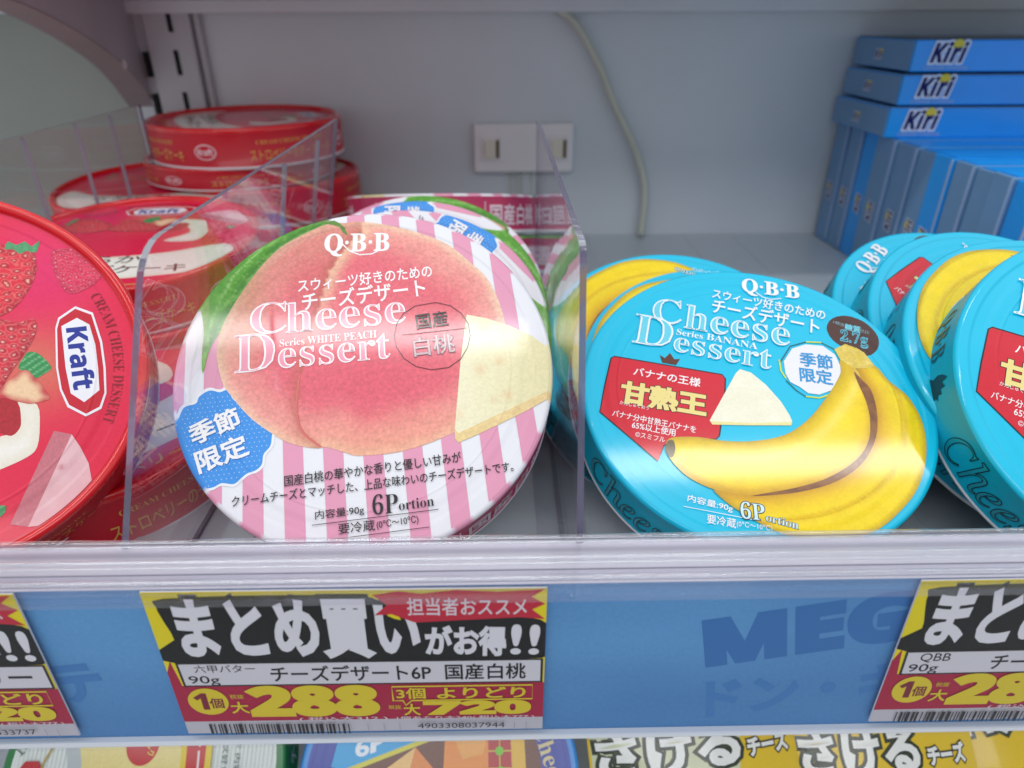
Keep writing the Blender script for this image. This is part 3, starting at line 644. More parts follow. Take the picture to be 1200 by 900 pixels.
def straw_side(a, R, h):
    for k in range(4):
        t = k*90-10
        side_text(a, R, 'ストロベリーのチーズケーキ', t, t+52, 4.4, 6.2, 'e0b45c', 'r', 0, .006)
        side_text(a, R, 'CREAM CHEESE DESSERT', t+4, t+46, 13, 2.2, 'e0b45c', 'serif', -.01)
        for dx, c in ((0, 'f0dfe6'), (1, 'c8102c')):
            a.poly([(deg(t+66, R)+(6.2-dx*.6)*math.cos(q), 9.6+(4.2-dx*.6)*math.sin(q)) for q in np.linspace(0, 2*math.pi, 17)[:-1]], c, keep=False)
        a.text('Kraft', (deg(t+66, R)-4.2, 8), (deg(t+66, R)+4.2, 8), 3.6, 'eeeef6', 'sans')

# ---- artwork of the three kinds of lid
AP = Art(clip=53.7)
for k in range(-6, 7):
    x0 = -24.2+10.9*k
    AP.poly([(x0, -60), (x0+5.45, -60), (x0+5.45, 60), (x0, 60)], 'e39ab8')
run_art(AP, ART_PEACH, 'ee9ab0')
AB = Art(clip=52.2); run_art(AB, ART_BANANA, '66cfe6')
AS = Art(clip=53.4)
AS.poly([(60*math.cos(t), 60*math.sin(t)) for t in np.linspace(0, 2*math.pi, 90)[:-1]], st_bg, 1.5, .18)
AS.poly([(-48, -4), (-30, -14), (-6, -17), (20, -14), (44, -6), (50, -18), (40, -34), (0, -40), (-36, -36), (-50, -22)], plate_col, 1.5, .08, 4)
AS.text('なめらか', (-30, -24), (12, -24), 8, '4a1a1c', 'r', 0, .01); AS.text('チーズケーキ', (-26, -34), (34, -34), 8, '4a1a1c', 'r', 0, .015)
AS.text('ストロベリー', (-20, -48), (20, -48), 5, 'e0b45c', 'r', 0, .01)
run_art(AS, ART_STRAWBERRY, WHITE)
AS.text('CREAM CHEESE DESSERT', (0, 0), (41.5, 0), 2.9, '8e1226', 'serif', -.012, arc=(47.0, R_(113), -1))

HB = .020
peach0 = make_round_box('round_cheese_box', 'pink striped white peach cheese box at the front, its whole lid showing', 'cheese box', 'white peach cheese boxes', .055, HB, AP, 'e9e9f1', None, 'b9345f', peach_side)
banana0 = make_round_box('round_cheese_box', 'turquoise banana cheese box in the front with its whole lid showing', 'cheese box', 'banana cheese boxes', .0535, HB, AB, '00c0e6', None, '08a2c0', banana_side)
straw0 = make_round_box('round_cheese_box', 'red strawberry cheese box in the front left corner, its logo reading downwards', 'cheese box', 'strawberry cheese boxes', .057, .021, AS, 'cf1232', 'd8101c', 'c4142a', straw_side, face_z=-.0012)

def place(o, c, el, az, rot, h=HB, s=1.0):
    """lid centre c (metres), normal given by elevation and azimuth, artwork turned by rot, all in degrees"""
    el, az, rot = R_(el), R_(az), R_(rot)
    n = Vector((math.sin(az)*math.cos(el), -math.cos(az)*math.cos(el), math.sin(el)))
    x = Vector((0, 0, 1)).cross(n)
    x = x.normalized() if x.length > 1e-6 else Vector((1, 0, 0)); y = n.cross(x)
    X = math.cos(rot)*x+math.sin(rot)*y; Y = -math.sin(rot)*x+math.cos(rot)*y; b = Vector(c)*s-n*h
    o.matrix_world = Matrix(((X.x, Y.x, n.x, b.x), (X.y, Y.y, n.y, b.y), (X.z, Y.z, n.z, b.z), (0, 0, 0, 1)))
def more(src, label, *a, **k):
    c = copy_tree(src); c['label'] = label; place(c, *a, **k); return c
place(peach0, (-.04, .1785, -.091), 51.1, 2.7, 5.5)
place(banana0, (.0782, .1832, -.1035), 64.8, -2.2, -13)
place(straw0, (-.162, .1709, -.0876), 41.8, 25.7, -93, .021)
more(peach0, 'peach box directly behind the front one, blue badge peeking over its top right', (-.037, .2280, -.1030), 50, 0, 220)
more(peach0, 'peach box third from the front, its green leaf showing at the right', (-.036, .252, -.1052), 50, 0, -105)
more(peach0, 'peach box fourth from the front, only a sliver of its lid showing', (-.036, .276, -.1085), 50, 0, -55)
more(peach0, 'upper peach box lying at the back below the wall outlet, magenta side forward', (-.033, .4026, -.094), 105, 0, 60)
more(peach0, 'lower peach box lying at the back below the wall outlet, magenta side forward', (-.033, .3965, -.1150), 105, 0, 20)
more(banana0, 'banana box directly behind the front banana box, a thin sliver of fruit showing', (.0811, .2175, -.1163), 62, 0, 176)
more(banana0, 'rearmost of the left banana boxes, a wide yellow crescent along its top edge', (.0663, .2255, -.1125), 62, 0, 158, s=1.0)
KR = .0535/.0545
more(banana0, 'banana box at the right edge, cut by the frame, dark lettering along its side', (.1855, .1647, -.0945), 52.6, -6, -20, s=KR)
more(banana0, 'right hand banana box with a yellow crescent of fruit at its left rim', (.1840, .190, -.0990), 60, 1, 168, s=KR)
more(banana0, 'right hand banana box with half of its red badge uncovered', (.1870, .2200, -.1045), 60, 7, -60, s=KR)
more(banana0, 'rearmost right hand banana box, white brand letters uncovered at its left', (.1860, .245, -.1112), 61, 8, 36, s=KR)
HS = .021
more(straw0, 'strawberry box low behind the front left one, seen through the divider', (-.1510, .2150, -.1235), 84, 10, 30, h=HS)
s3 = (-.1700, .3080, -.0900)
more(straw0, 'flat strawberry box nearest the front, top of its stack, oval logo at its far side', s3, 84, 0, 4, h=HS)
more(straw0, 'strawberry box lying under the nearest flat one', (s3[0]+.004, s3[1]-.002, s3[2]-.0225), 86, 0, 40, h=HS)
s2 = (-.2020, .4150, -.0884)
for k, (dx, lb) in enumerate(((0, 'middle strawberry stack, top box with a yellow strip on its lid'), (.003, 'middle strawberry stack, box under the top one'), (-.002, 'middle strawberry stack, lowest box'))):
    more(straw0, lb, (s2[0]+dx, s2[1]+.006*(k > 0), s2[2]-.0222*k), 86 if k == 0 else 90, 0, 6+30*k, h=HS)
s1 = Vector((-.1566, .4515, -.0556))
for k, (dx, dz, sz, lb) in enumerate(((0, 0, 1, 'rearmost strawberry stack, top box seen edge on'), (-.006, .0212, .54, 'rearmost strawberry stack, second box from the top'), (.008, .0334, 1, 'rearmost strawberry stack, third box from the top'), (.009, .0556, 1, 'rearmost strawberry stack, bottom box'))):
    c = more(straw0, lb, (s1.x+dx, s1.y, s1.z-dz), 90, 0, (-62, 10, 75, 30)[k], h=HS*sz)
    if sz != 1: c.matrix_world = c.matrix_world @ Matrix.Diagonal((1, 1, sz, 1))

# ---------------------------------------------------------------- the cabinet
FL = -.148; WY = .508
struct(box('back_wall', (-.25, WY, -.45), (.60, WY+.02, .35), M_WALL))
struct(box('back_wall_panel', (-.80, WY, -.45), (-.2505, WY+.02, .35), M_WALL2))
struct(box('shelf_floor', (-.62, .1345, FL-.003), (.52, WY-.001, FL), M_FLOOR))
struct(box('shelf_pan', (-.62, .1355, FL-.022), (.52, WY-.001, FL-.0035), M_STEEL))
M_BRIGHT0 = mat('upper_shelf_white_paint', 'f0f4f8', .35, mottling=.02)
struct(box('upper_shelf', (-.62, .35, .010), (.60, WY-.001, .030), M_BRIGHT0, bev=.002))
box_ = box('wall_ledge', (-.62, WY-.012, .0005), (.60, WY-.001, .0085), M_STEEL, bev=.001); struct(box_)
struct(box('lower_shelf_floor', (-.62, .05, -.335), (.52, WY, -.328), M_STEEL))
for i, x in enumerate([-.30+.0365*k for k in range(21)]):
    r = box('floor_rib', (x-.0006, .1352, FL), (x+.0006, WY-.002, FL+.0003), M_FLOOR); struct(r)
t = empty('slotted_upright', 'pale grey slotted upright on the back wall behind the strawberry boxes', 'upright')
box('post', (-.2285, WY-.009, -.30), (-.1985, WY-.0005, .20), M_POST, t, bev=.0008)
box('edge_flange', (-.1975, WY-.005, -.30), (-.1935, WY-.0005, .20), M_POST, t, bev=.0006)
for k in range(-2, 9):
    z = .005-.0235*k*1.08
    box('slot', (-.2125, WY-.0094, z-.0150), (-.2095, WY-.0088, z), M_DARK, t)
    if k > 0: box('slot', (-.2330, WY-.0094, z-.016), (-.2300, WY-.0060, z-.001), M_DARK, t)
box('post_side', (-.2355, WY-.006, -.30), (-.2292, WY-.0008, .20), M_POST, t)
# bracket of the shelf above, a bent plate with a lower flange
k = 1.25
cur = catmull([(.404, -.043), (.398, -.037), (.390, -.029), (.374, -.018), (.349, -.007), (.322, .002), (.300, .007), (.26, .013), (.2, .016)], 6, closed=False)
prof = [(a*k, b*k) for a, b in cur]+[(.2*k, .10), (.404*k, .10)]
t = empty('shelf_bracket', 'curved grey bracket of the shelf above, top left corner', 'bracket')
X0 = -.2375
def plate(name, prof, x0, x1, m, parent):
    n = len(prof); V = [(x0, a, b) for a, b in prof]+[(x1, a, b) for a, b in prof]
    F = [tuple(range(n)), tuple(range(2*n-1, n-1, -1))]+[(i, i+n, (i+1) % n+n, (i+1) % n) for i in range(n)]
    return mesh_obj(name, V, F, m, parent)
plate('web_plate', prof, X0, X0+.002, M_BRACKET, t)
lo = [(a*k, b*k) for a, b in cur]; V = []; F = []
for a, b in lo: V += [(X0-.016, a, b), (X0+.0025, a, b), (X0-.016, a+.0012, b-.0016), (X0+.0025, a+.0012, b-.0016)]
for i in range(len(lo)-1):
    a = 4*i; F += [(a, a+1, a+5, a+4), (a+2, a+6, a+7, a+3), (a+1, a+3, a+7, a+5), (a, a+4, a+6, a+2)]
mesh_obj('flange', V, F, M_FLANGE, t)
V, F = panel_mesh(.0028, 0, 'ffffff', 20); hole = mesh_obj('bracket_hole_disc', V, F, M_OUTLET, t); hole.matrix_world = Matrix.Translation((X0+.0026, .381*k, -.022*k)) @ Matrix.Rotation(R_(90), 4, 'Y')  # pale disc added on the plate, standing for a hole through it

# wall outlet with its cords, hanging cable
s = WY/.46*.985
t = empty('wall_outlet', 'off-white double outlet plate on the back wall', 'outlet')
x0, x1, z0, z1 = -.0170*s, .0475*s, -.0922*s, -.0617*s; y = WY
box('plate', (x0, y-.007, z0), (x1, y, z1), M_OUTLET, t, bev=.002, seg=3)
for cx in (x0+.0125, x1-.0105):
    f = box('socket_frame', (cx-.0068, y-.0084, z0+.0085), (cx+.0068, y-.0070, z1-.0085), M_OUTLET, t, bev=.0005)
    box('socket', (cx-.0048, y-.0100, z0+.0105), (cx+.0030, y-.0085, z1-.0105), M_SOCKET, t, bev=.0006)
    box('socket_shade', (cx+.0032, y-.0090, z0+.0105), (cx+.0055, y-.0085, z1-.0105), mat('socket_gap', '6b5a3a', .6) if 'socket_gap' not in bpy.data.materials else bpy.data.materials['socket_gap'], t)
for i, (dx, w_) in enumerate(((.026, .0006), (.030, .0005), (.034, .0006), (.041, .0005), (.047, .0006))):
    c = tube('thin_cord', [(x0+dx, y-.002, z0), (x0+dx+.001*math.sin(i), y-.003, z0-.02), (x0+dx+.002, y-.002, -.146)], w_, M_CABLE)
    tag(c, ['thin cord hanging under the outlet, leftmost', 'thin cord hanging under the outlet, second from left', 'thin cord hanging under the outlet, middle one', 'thin cord hanging under the outlet, second from right', 'thin cord hanging under the outlet, rightmost'][i], 'cord', 'thin cords under the outlet')
cp = [(a*1.1, WY-.008, b*1.1) for a, b in ((.020, .03), (.028, .007), (.044, -.004), (.059, -.025), (.071, -.049), (.084, -.072), (.092, -.090), (.0955, -.107), (.095, -.133))]
cp = [tuple(p) for p in catmull(cp, 5, closed=False)]
tag(tube('hanging_cable', cp, .0027, M_CABLE, n=12), 'pale cable running down the back wall right of the outlet', 'cable')
cp = [tuple(p) for p in catmull([(.095*1.1, WY-.006, -.130*1.1), (.0935*1.1, WY-.006, -.1335*1.1), (.089*1.1, WY-.008, -.1338*1.1)], 5, closed=False)]

# ---------------------------------------------------------------- acrylic dividers
def divider(name, label, prof, xof, th=.0016, slots=()):
    n = len(prof); V = [(xof(z)-th/2, y, z) for y, z in prof]+[(xof(z)+th/2, y, z) for y, z in prof]
    F = [tuple(range(n-1, -1, -1)), tuple(range(n, 2*n))]+[(i, (i+1) % n, (i+1) % n+n, i+n) for i in range(n)]
    t = empty(name, label, 'divider', 'clear shelf dividers')
    mesh_obj('panel', V, F, M_CLEAR, t, mats=[M_CLEAR, M_EDGE], mi=[0, 0]+[1]*n)
    z0 = prof[0][1]
    V = []
    bm = bmesh.new(); box_bm(bm, (xof(FL)-.008, prof[0][0]+.004, FL+.0002), (xof(FL)+.008, prof[-1][0], FL+.0014)); bm_obj('foot', bm, M_CLEAR, t)
    for ys in slots:
        V = [(xof(z)+dx, ys+dy, z) for dx in (-th/2-.0001, th/2+.0001) for dy in (-.00022, .00022) for z in (FL+.002, prof[4][1]-.001)]
        F = [(0, 1, 3, 2), (4, 6, 7, 5), (0, 4, 5, 1), (2, 3, 7, 6), (1, 5, 7, 3), (0, 2, 6, 4)]
        mesh_obj('joint_line', V, F, M_JOINT, t)
    return t
def front(y0, y1, zt, yb, rc=.006):
    pts = [(y0, FL+.001), (y0, -.113)]
    a = np.array((y0, -.113)); b = np.array((y1, zt)); d = (b-a)/np.hypot(*(b-a)); p0 = b-d*rc; p1 = b+np.array((rc, 0))
    pts.append(tuple(p0))
    for t in np.linspace(0, 1, 6)[1:]: pts.append(tuple((1-t)**2*p0+2*t*(1-t)*b+t*t*p1))
    return pts+[(yb, zt), (yb, FL+.001)]
divider('acrylic_divider', 'clear divider between the strawberry and the peach boxes', front(.129, .1475, -.0445, .352, .009), lambda z: -.0916+.0128*(z+.11)/.066, slots=(.262, .315))
divider('acrylic_divider', 'clear divider between the peach and the banana boxes', front(.129, .1500, -.0460, .352, .004), lambda z: .0186)
divider('acrylic_divider', 'clear divider at the far left behind the strawberry boxes', [(.24, FL+.001), (.24, -.06), (.242, -.05), (.25, -.0455), (.26, -.045), (.42, -.045), (.42, FL+.001)], lambda z: -.2045, slots=(.311, .352, .385))

# ---------------------------------------------------------------- front guard and price rail
t = empty('clear_front_guard', 'clear ribbed plastic guard along the front of the shelf', 'shelf guard')
XA, XB = -.42, .42
box('guard_wall', (XA, .1262, FL+.0005), (XB, .1272, -.1118), M_RAILCLEAR, t)
box('ledge', (XA, .1120, -.1128), (XB, .1275, -.1112), M_RAILCLEAR, t)
def rod(name, y, z, r, m, parent, n=12):
    V = []; F = []
    for x in (XA, XB): V += [(x, y+r*math.cos(2*math.pi*k/n), z+r*math.sin(2*math.pi*k/n)) for k in range(n)]
    F = [(k, (k+1) % n, n+(k+1) % n, n+k) for k in range(n)]
    return mesh_obj(name, V, F, m, parent, smooth=True)
M_ROD = clear_mat('clear_rib_plastic', (.95, .96, .97), 4.5, .09, bump=0)
for y_, z_, r_ in ((.1270, -.1114, .0009), (.1252, -.1110, .0005), (.1198, -.1109, .0007), (.1180, -.1109, .0004), (.1135, -.1110, .0007)):
    rod('rib', y_, z_, r_, M_ROD, t)
M_GROOVE = mat('rail_groove_shade', '7c7a90', .3)
for y_, z_, r_ in ((.1262, -.1110, .00012), (.1160, -.1110, .00015)): rod('groove', y_, z_, r_, M_GROOVE, t, 6)
box('under_web', (XA, .1165, -.1475), (XB, .1175, -.1130), M_RAILCLEAR, t)
M_BRIGHT = mat('white_rail_plastic', 'f2f2f6', .35)
t = empty('price_rail', 'pale plastic price rail along the shelf front', 'price rail')
box('backing', (XA, .1140, -.1650), (XB, .1300, -.1150), M_BRIGHT, t, bev=.0004)
box('top_lip', (XA, .1085, -.1134), (XB, .1118, -.1124), M_RAILCLEAR, t)
mesh_ = box('cover', (XA, .1100, -.1645), (XB, .1106, -.1136), M_COVER, t)
box('bottom_lip', (XA, .1112, -.1655), (XB, .1138, -.1640), M_STEEL, t, bev=.0006)
def on_rail(o, x, z, y=.1125, rot=0):
    o.matrix_world = Matrix.Translation((x, y, z)) @ Matrix.Rotation(R_(90), 4, 'X') @ Matrix.Rotation(R_(rot), 4, 'Z')
# blue strip
t = empty('blue_rail_strip', 'blue paper strip with darker blue store lettering behind the price cards', 'rail strip')
a = Art(rect=(-400, -51.4, 400, 0))
a.poly([(-400, -51.4), (400, -51.4), (400, 0), (-400, 0)], lambda x, y, o: mixc(L3('4880b8'), L3('5c98cc'), vnoise(x*.5, y, .045, 41)*sstep(-52, -10, y)+.2*vnoise(x*.3, y, .2, 42)), 4, .2, keep=False)
for x in (50, 250, -190):
    a.text('MEGA', (x, -27.5), (x+64, -15.5), 14.8, '3570b0', 'sans', .0, .05)
    a.text('ドン・キホーテ', (x+2, -47), (x+92, -36), 13, '3f7ab8', 'r', .0, .04)
o = a.build('printed_strip', M_FLAT, t); on_rail(o, 0, -.1128, .1134)
# price cards
def card(label, x, z, maker, size, item, price, price3, num, seed, name_end, dy=0, rot=0):
    W, H = 90.2, 49.0; t = empty('price_card', label, 'price card', 'yellow and maroon price cards on the rail')
    a = Art(rect=(0, -H, W, 0))
    Rr = lambda x0, y0, x1, y1, c, g=0: a.poly([(x0, y0), (x1, y0), (x1, y1), (x0, y1)], c, keep=False, grain=g)
    Rr(0, -H, W, 0, 'bbb8c1'); Rr(0, -44.3, W, -23, 'a81440', .2); Rr(0, -31.5, W, 0, 'e3cf10', .1)
    a.poly([(1.5, -22), (2.5, -30.9), (W, -31.2), (W, -44.3), (0, -44.3), (0, -26)], 'a6123c', keep=False)
    blk = '0c0a0e'
    bu = [(51, -1.5), (57, -.4), (62, -1.2), (70, -.2), (79, -.9), (89.6, -.3), (86.8, -2.6), (89.8, -4.8), (86.9, -6.5), (89.9, -9.6), (84, -8.9), (60, -10.2), (55, -7.5), (51, -7.8), (54.2, -4.6)]
    a.poly([(2.6, -4.5), (4.6, -1.9), (30, -1.2), (51, -2.2), (54, -8.0), (60, -9.8), (74, -9.2), (88.9, -9.8), (89.4, -22.6), (2.6, -22.8), (4.2, -15), (3.2, -9)], blk, keep=False, smooth=3)
    for c, b in ((blk, .12), ('dad8de', .043)):
        a.text('まとめ買い', (6.0, -20.6), (60.4, -21.2), 17.6, c, 'r', .0, b)
    a.poly(bu, 'bf2038', keep=False)
    a.text('担当者おススメ', (58.6, -7.9), (85.6, -8.3), 5.4, 'd8ccd2', 'r', 0, .012)
    a.text('がお得', (62.2, -20.8), (80.6, -21.3), 9.2, 'dad8de', 'r', 0, .045); a.text('!!', (82.2, -20.8), (88.4, -21), 9.4, 'dad8de', 'sansi', 0, .02)
    a.poly([(2.6, -22.7), (89.8, -22.7), (89.8, -31.1), (2.9, -31.1)], '2a2328', keep=False); a.poly([(3.2, -23.2), (89.2, -23.2), (89.2, -30.6), (3.5, -30.6)], 'cfccd3', keep=False)
    a.text(maker, (6.6, -26.2), (21 if len(maker) > 3 else 14, -26.3), 2.7, INK, 'r', 0, .006); a.text(size, (4.6, -29.9), (11.9, -29.9), 2.6, INK, 'r', 0, .006)
    a.text(item, (24.5, -29.6), (62.8, -29.6), 5.4, INK, 'r', 0, .016); a.text(name_end, (66.3, -29.6), (85.6, -29.6), 5.4, INK, 'r', 0, .016)
    yl = 'd8c028'
    a.poly([(7.6+4.9*math.cos(q), -36.6+4.9*math.sin(q)) for q in np.linspace(0, 2*math.pi, 33)[:-1]], yl, keep=False)
    a.text('1', (4.4, -39.4), (7.4, -39.4), 5.8, '7a1c2c', 'sans', 0, .02); a.text('個', (7.9, -39), (11.2, -39), 3.6, '7a1c2c', 'r', 0, .02)
    a.text('税抜', (13.2, -35.6), (16.6, -35.6), 1.6, yl); a.text('大', (12.8, -41.0), (17.0, -41.0), 4.2, yl, 'r', 0, .02)
    a.text(price, (18.2, -41.8), (48.6, -42.0), 10.2, yl, 'sans', 0, .05)
    a.line([(53, -31.9), (87.4, -31.9), (87.4, -37.0), (57.6, -37.1), (56, -38.9), (55.4, -37.1), (53, -37.1)], .5, yl, closed=True)
    a.text('3個', (54, -36.4), (61, -36.4), 3.9, yl, 'r', 0, .02); a.text('よりどり', (64, -36.4), (85.6, -36.4), 3.9, yl, 'r', 0, .024)
    a.text('税抜', (51.6, -40.2), (54.8, -40.2), 1.5, yl); a.text('大', (55.4, -42.6), (59.4, -42.6), 4.2, yl, 'r', 0, .02)
    a.text(price3, (61, -42.3), (86.4, -42.3), 4.7, yl, 'sans', 0, .05)
    a.text('( 税込大312 )', (29, -44.4), (51, -44.4), 1.6, 'd6c2c8', 'r', 0, .01); a.text('1個あたり大240( 税込大777 )', (53.4, -44.5), (88, -44.5), 1.5, 'd6c2c8', 'r', 0, .01)
    rg = random.Random(seed); x_ = 6.0
    while x_ < 42:
        w_ = rg.choice((.3, .3, .6, .9)); Rr(x_, -48.9, min(x_+w_, 42), -45.0, '221e24'); x_ += w_+rg.choice((.35, .35, .6, .8))
    a.text(num, (58.5, -47.2), (80.5, -47.2), 1.9, '3a363c', 'r', 0, .004)
    for q in (46, 50, 54, 83, 86): a.line([(q, -45.2), (q, -48.8)], .12, '8a8690')
    o = a.build('card_print', M_FLAT, t); on_rail(o, x, z, .1119, rot)
    bm = bmesh.new(); box_bm(bm, (0, -H*.001, -.0004), (W*.001, 0, .00001)); p = bm_obj('card_sheet', bm, M_TRAY, t); on_rail(p, x, z, .1119, rot)
    return t
card('price card under the peach box, in the middle of the rail', -.0807, -.1121, '六甲バター', '90g', 'チーズデザート6P', '288', '720', '4903308037944', 5, '国産白桃', rot=-.3)
card('price card at the right end of the rail, cut by the frame', .0936, -.1122, 'QBB', '90g', 'チーズデザート6P', '288', '720', '4903308040036', 6, 'バナナ', rot=.2)
card('price card at the left end of the rail, only its right margin showing', -.1986, -.1119, 'クラフト', '108g', 'クリームチーズデザート', '288', '720', '4902220533737', 7, 'ベリー', rot=-.1)

# ---------------------------------------------------------------- blue cheese cartons at the right
M_CARTON = mat('blue_carton_board', '0c9cf4', .38, coat=.3, mottling=.05, mscale=30)
M_CARTON_E = mat('blue_carton_end', '6c96c0', .42, coat=.2, mottling=.05, mscale=30)
M_CTOP = mat('carton_top_reflection', '1d3d52', .35, coat=.3, mottling=.06)  # dark greenish reflection on the topmost carton, painted in as its colour
def kiri_art(name, sc, parent, mw, faint=False):
    a = Art(); a.z = .15
    for p in [(0, 0)]:
        c = [(11*math.cos(q)*.32+15, 9.6+3.0*math.sin(q)) for q in np.linspace(0, 2*math.pi, 20)[:-1]]
    a.text('Kiri', (0, 0), (21, 0), 11, 'e6eaf8', 'sansi', 0, .10)
    a.poly(c, 'e6cf4a', keep=False); a.text('Kiri', (0, 0), (21, 0), 11, '1a2060', 'sansi', 0, .02)
    a.text('CREAM CHEESE', (-3, -4), (24, -4), 1.8, 'a9bfe6', 'sans')
    o = a.build(name, M_FLAT, parent, scale=.001*sc); o.matrix_world = mw; return o
KG = 'blue cheese cartons at the right'
RX = Matrix.Rotation(R_(90), 4, 'X'); SIDE = Matrix.Rotation(R_(-90), 4, 'Z') @ RX
proto = None
tops = [(.2370, -.0305, -.0140, 'top'), (.2345, -.0485, -.0325, 'middle'), (.2315, -.0668, -.0502, 'bottom')]
for x0, z0, z1, nm in tops:
    t = empty('cheese_carton', 'blue cheese carton lying flat, %s of the three on the upright ones' % nm, 'carton', KG)
    bm = bmesh.new(); box_bm(bm, (x0+.0004, .4292, z0), (x0+.150, .502, z1), .0006, 2); bm_obj('carton_front', bm, M_CARTON, t)
    bm = bmesh.new(); box_bm(bm, (x0-.0002, .4305, z0+.0006), (x0+.0006, .501, z1-.0006)); bm_obj('end_flap', bm, M_CARTON_E, t)
    bm = bmesh.new(); box_bm(bm, (x0+.001, .4310, z1-.0002), (x0+.149, .501, z1+.0005)); bm_obj('top_panel', bm, M_CTOP if nm == 'top' else M_CARTON_E, t)
    kiri_art('front_logo', .95, t, Matrix.Translation((x0+.0105, .4290, z0+.0050)) @ RX)
    kiri_art('end_logo', .42, t, Matrix.Translation((x0-.0004, .472, z0+.0055)) @ SIDE)
ys = [.5035, .4840, .4655, .4450, .4225, .4010, .3820, .3645, .3480, .3325, .3170, .3010]
M_LIGHTE = mat('pale_carton_edge', '9fb4d6', .5)  # pale sliver along the near edge of each upright carton
for i in range(len(ys)-1):
    y1, y0 = ys[i]-.0009, ys[i+1]; zt = -.0672-.0006*(i % 3); xo = .2375+.0012*((i*7) % 3-1)
    ordn = ['rearmost', 'second', 'third', 'fourth', 'fifth', 'sixth', 'seventh', 'eighth', 'ninth', 'tenth', 'eleventh'][i]
    t = empty('cheese_carton', 'blue cheese carton on edge, %s' % (ordn+(' in the row' if i == 0 else ' from the back wall in the row')), 'carton', KG)
    bm = bmesh.new(); box_bm(bm, (xo, y0, FL+.0003), (xo+.125, y1, zt), .0006, 2); bm_obj('carton_body', bm, M_CARTON_E if i % 4 != 2 else M_CARTON, t)
    bm = bmesh.new(); box_bm(bm, (xo-.0003, y0+.0001, FL+.004), (xo+.0003, y0+.0013, zt-.0006)); bm_obj('flap_edge', bm, M_LIGHTE, t)
    bm = bmesh.new(); box_bm(bm, (xo+.002, y0+.0008, zt-.0001), (xo+.122, y1-.0008, zt+.0006)); bm_obj('tuck_flap', bm, M_CARTON, t)
    kiri_art('spine_logo', .55, t, Matrix.Translation((xo-.0003, (y0+y1)/2-.003, -.118)) @ SIDE @ Matrix.Rotation(R_(90), 4, 'Z'))

# ---------------------------------------------------------------- goods on the shelf below
def circ_pts(cx, cy, rx, ry, n=40): return [(cx+rx*math.cos(q), cy+ry*math.sin(q)) for q in np.linspace(0, 2*math.pi, n+1)[:-1]]
a = Art(clip=53.2)
a.poly(circ_pts(0, 0, 51, 51, 90), 'e4e9e6')
for q in np.arange(-50, 50, 1.6): a.line([(q, -math.sqrt(2500-q*q)), (q, math.sqrt(2500-q*q))], .18, 'b4c0b8')
a.poly([(-33, 16), (-30, 6), (-26, -4), (-10, -20), (20, -20), (17, 2), (16, 20), (-30, 30)], 'b8c0c4', smooth=3); a.poly([(-25, 16), (-24, 4), (-16, -12), (16, -14), (14.5, 4), (13.5, 20), (-10, 28)], 'ecd98e', smooth=3, grain=.2)
a.line([(-32.5, 14), (-35.6, 9.5), (-38.5, 3), (-40, -6)], .7, 'b89a3a')
a.text('M', (-47.6, 5.5), (-43.4, 11.5), 6.2, '165a2c', 'serif')
a.poly(circ_pts(-43, 0, 5, 4.4, 6), 'c4202c')
a.poly(circ_pts(-1.2, 9.2, 6.4, 7.6), 'c8141e'); a.text('ほ', (-4.6, 9), (-1.8, 9), 3, 'f0e8e8', 'r', 0, .02); a.text('ミルク', (-.4, 12), (1.4, 4.6), 2.6, 'e8cf4a', 'r', 0, .02)
a.poly([(13, 20), (25.6, 20), (26.4, -14), (15.4, -14)], 'e6c81e'); a.poly([(15.4, 20), (23.2, 20), (24, -14), (17.2, -14)], 'c8141e'); a.text('チーズ', (17.8, 16), (19.4, -12), -5.4 if False else 5.2, 'f2e8ea', 'r', 0, .02)
a.text('チーズ好きの', (29.4, 16), (30.6, -6), 2.2, '3a4a40'); a.text('以下 内容量', (34.4, 14), (35.4, -6), 2.2, '3a4a40')
low1 = make_round_box('round_cheese_box', 'white round cheese box with green rim on the shelf below, bottom left', 'cheese box', None, .0545, HB, a, '1d7a3e', None, '1d7a3e', lambda *_: _[0].text('チーズ', (0, 5), (20, 5), 8, 'f0f0f0'))
place(low1, (-.1405, .1630, -.2565), 50, 0, 0)
a = Art(clip=53.2)
a.poly(circ_pts(0, 0, 51.5, 51.5, 90), '2b40a8'); a.poly(circ_pts(0, 0, 40, 40, 60), '6e3a28', grain=.4)
a.poly([(-42, 5.5), (-39.5, 17), (-30, 30), (20, 24), (-2, 16), (-36, 3.6)], '24a6e4'); a.line([(-39, 3), (-20, 9.4), (0, 16), (16, 20)], 1.7, 'dcd23a')
a.text('6P', (-20, 14.4), (-31.5, 11.6), -6, 'eef2fa', 'sans', 0, .03) if False else a.text('6P', (-32, 8.6), (-20.5, 12), 6, 'eef2fa', 'sansi', 0, .03)
a.poly([(-26, 1), (-9.5, 11.8), (-1, 3), (2, -8), (-20, -14)], 'e8893c', grain=.2); a.poly([(-26, 1), (-9.5, 11.8), (-14, -6)], 'f3c27a', grain=.2)
a.poly([(2, 15.5), (4.2, 18), (19, 17), (19, -6), (1.5, 2)], 'ee9038', grain=.2); a.poly([(4.2, 18), (19, 17), (17, 9), (9, 7.4)], 'f2aa52', grain=.2)
a.poly([(19, 20), (27.6, 20), (28.6, -6), (19, -6)], 'b81c28'); a.poly([(27.6, 20), (33, 18), (34, -4), (28.6, -6)], 'e8b83a')
for q in (-2, 4, 10, 16): a.line([(19, q), (28, q)], .5, 'd8b83a')
a.line([(23.4, 20), (23.6, -6)], .5, 'd8b83a')
for p in ((23.4, 10), (24, 3)): a.poly(circ_pts(p[0], p[1], 1.7, 1.7, 8), '7cc81e')
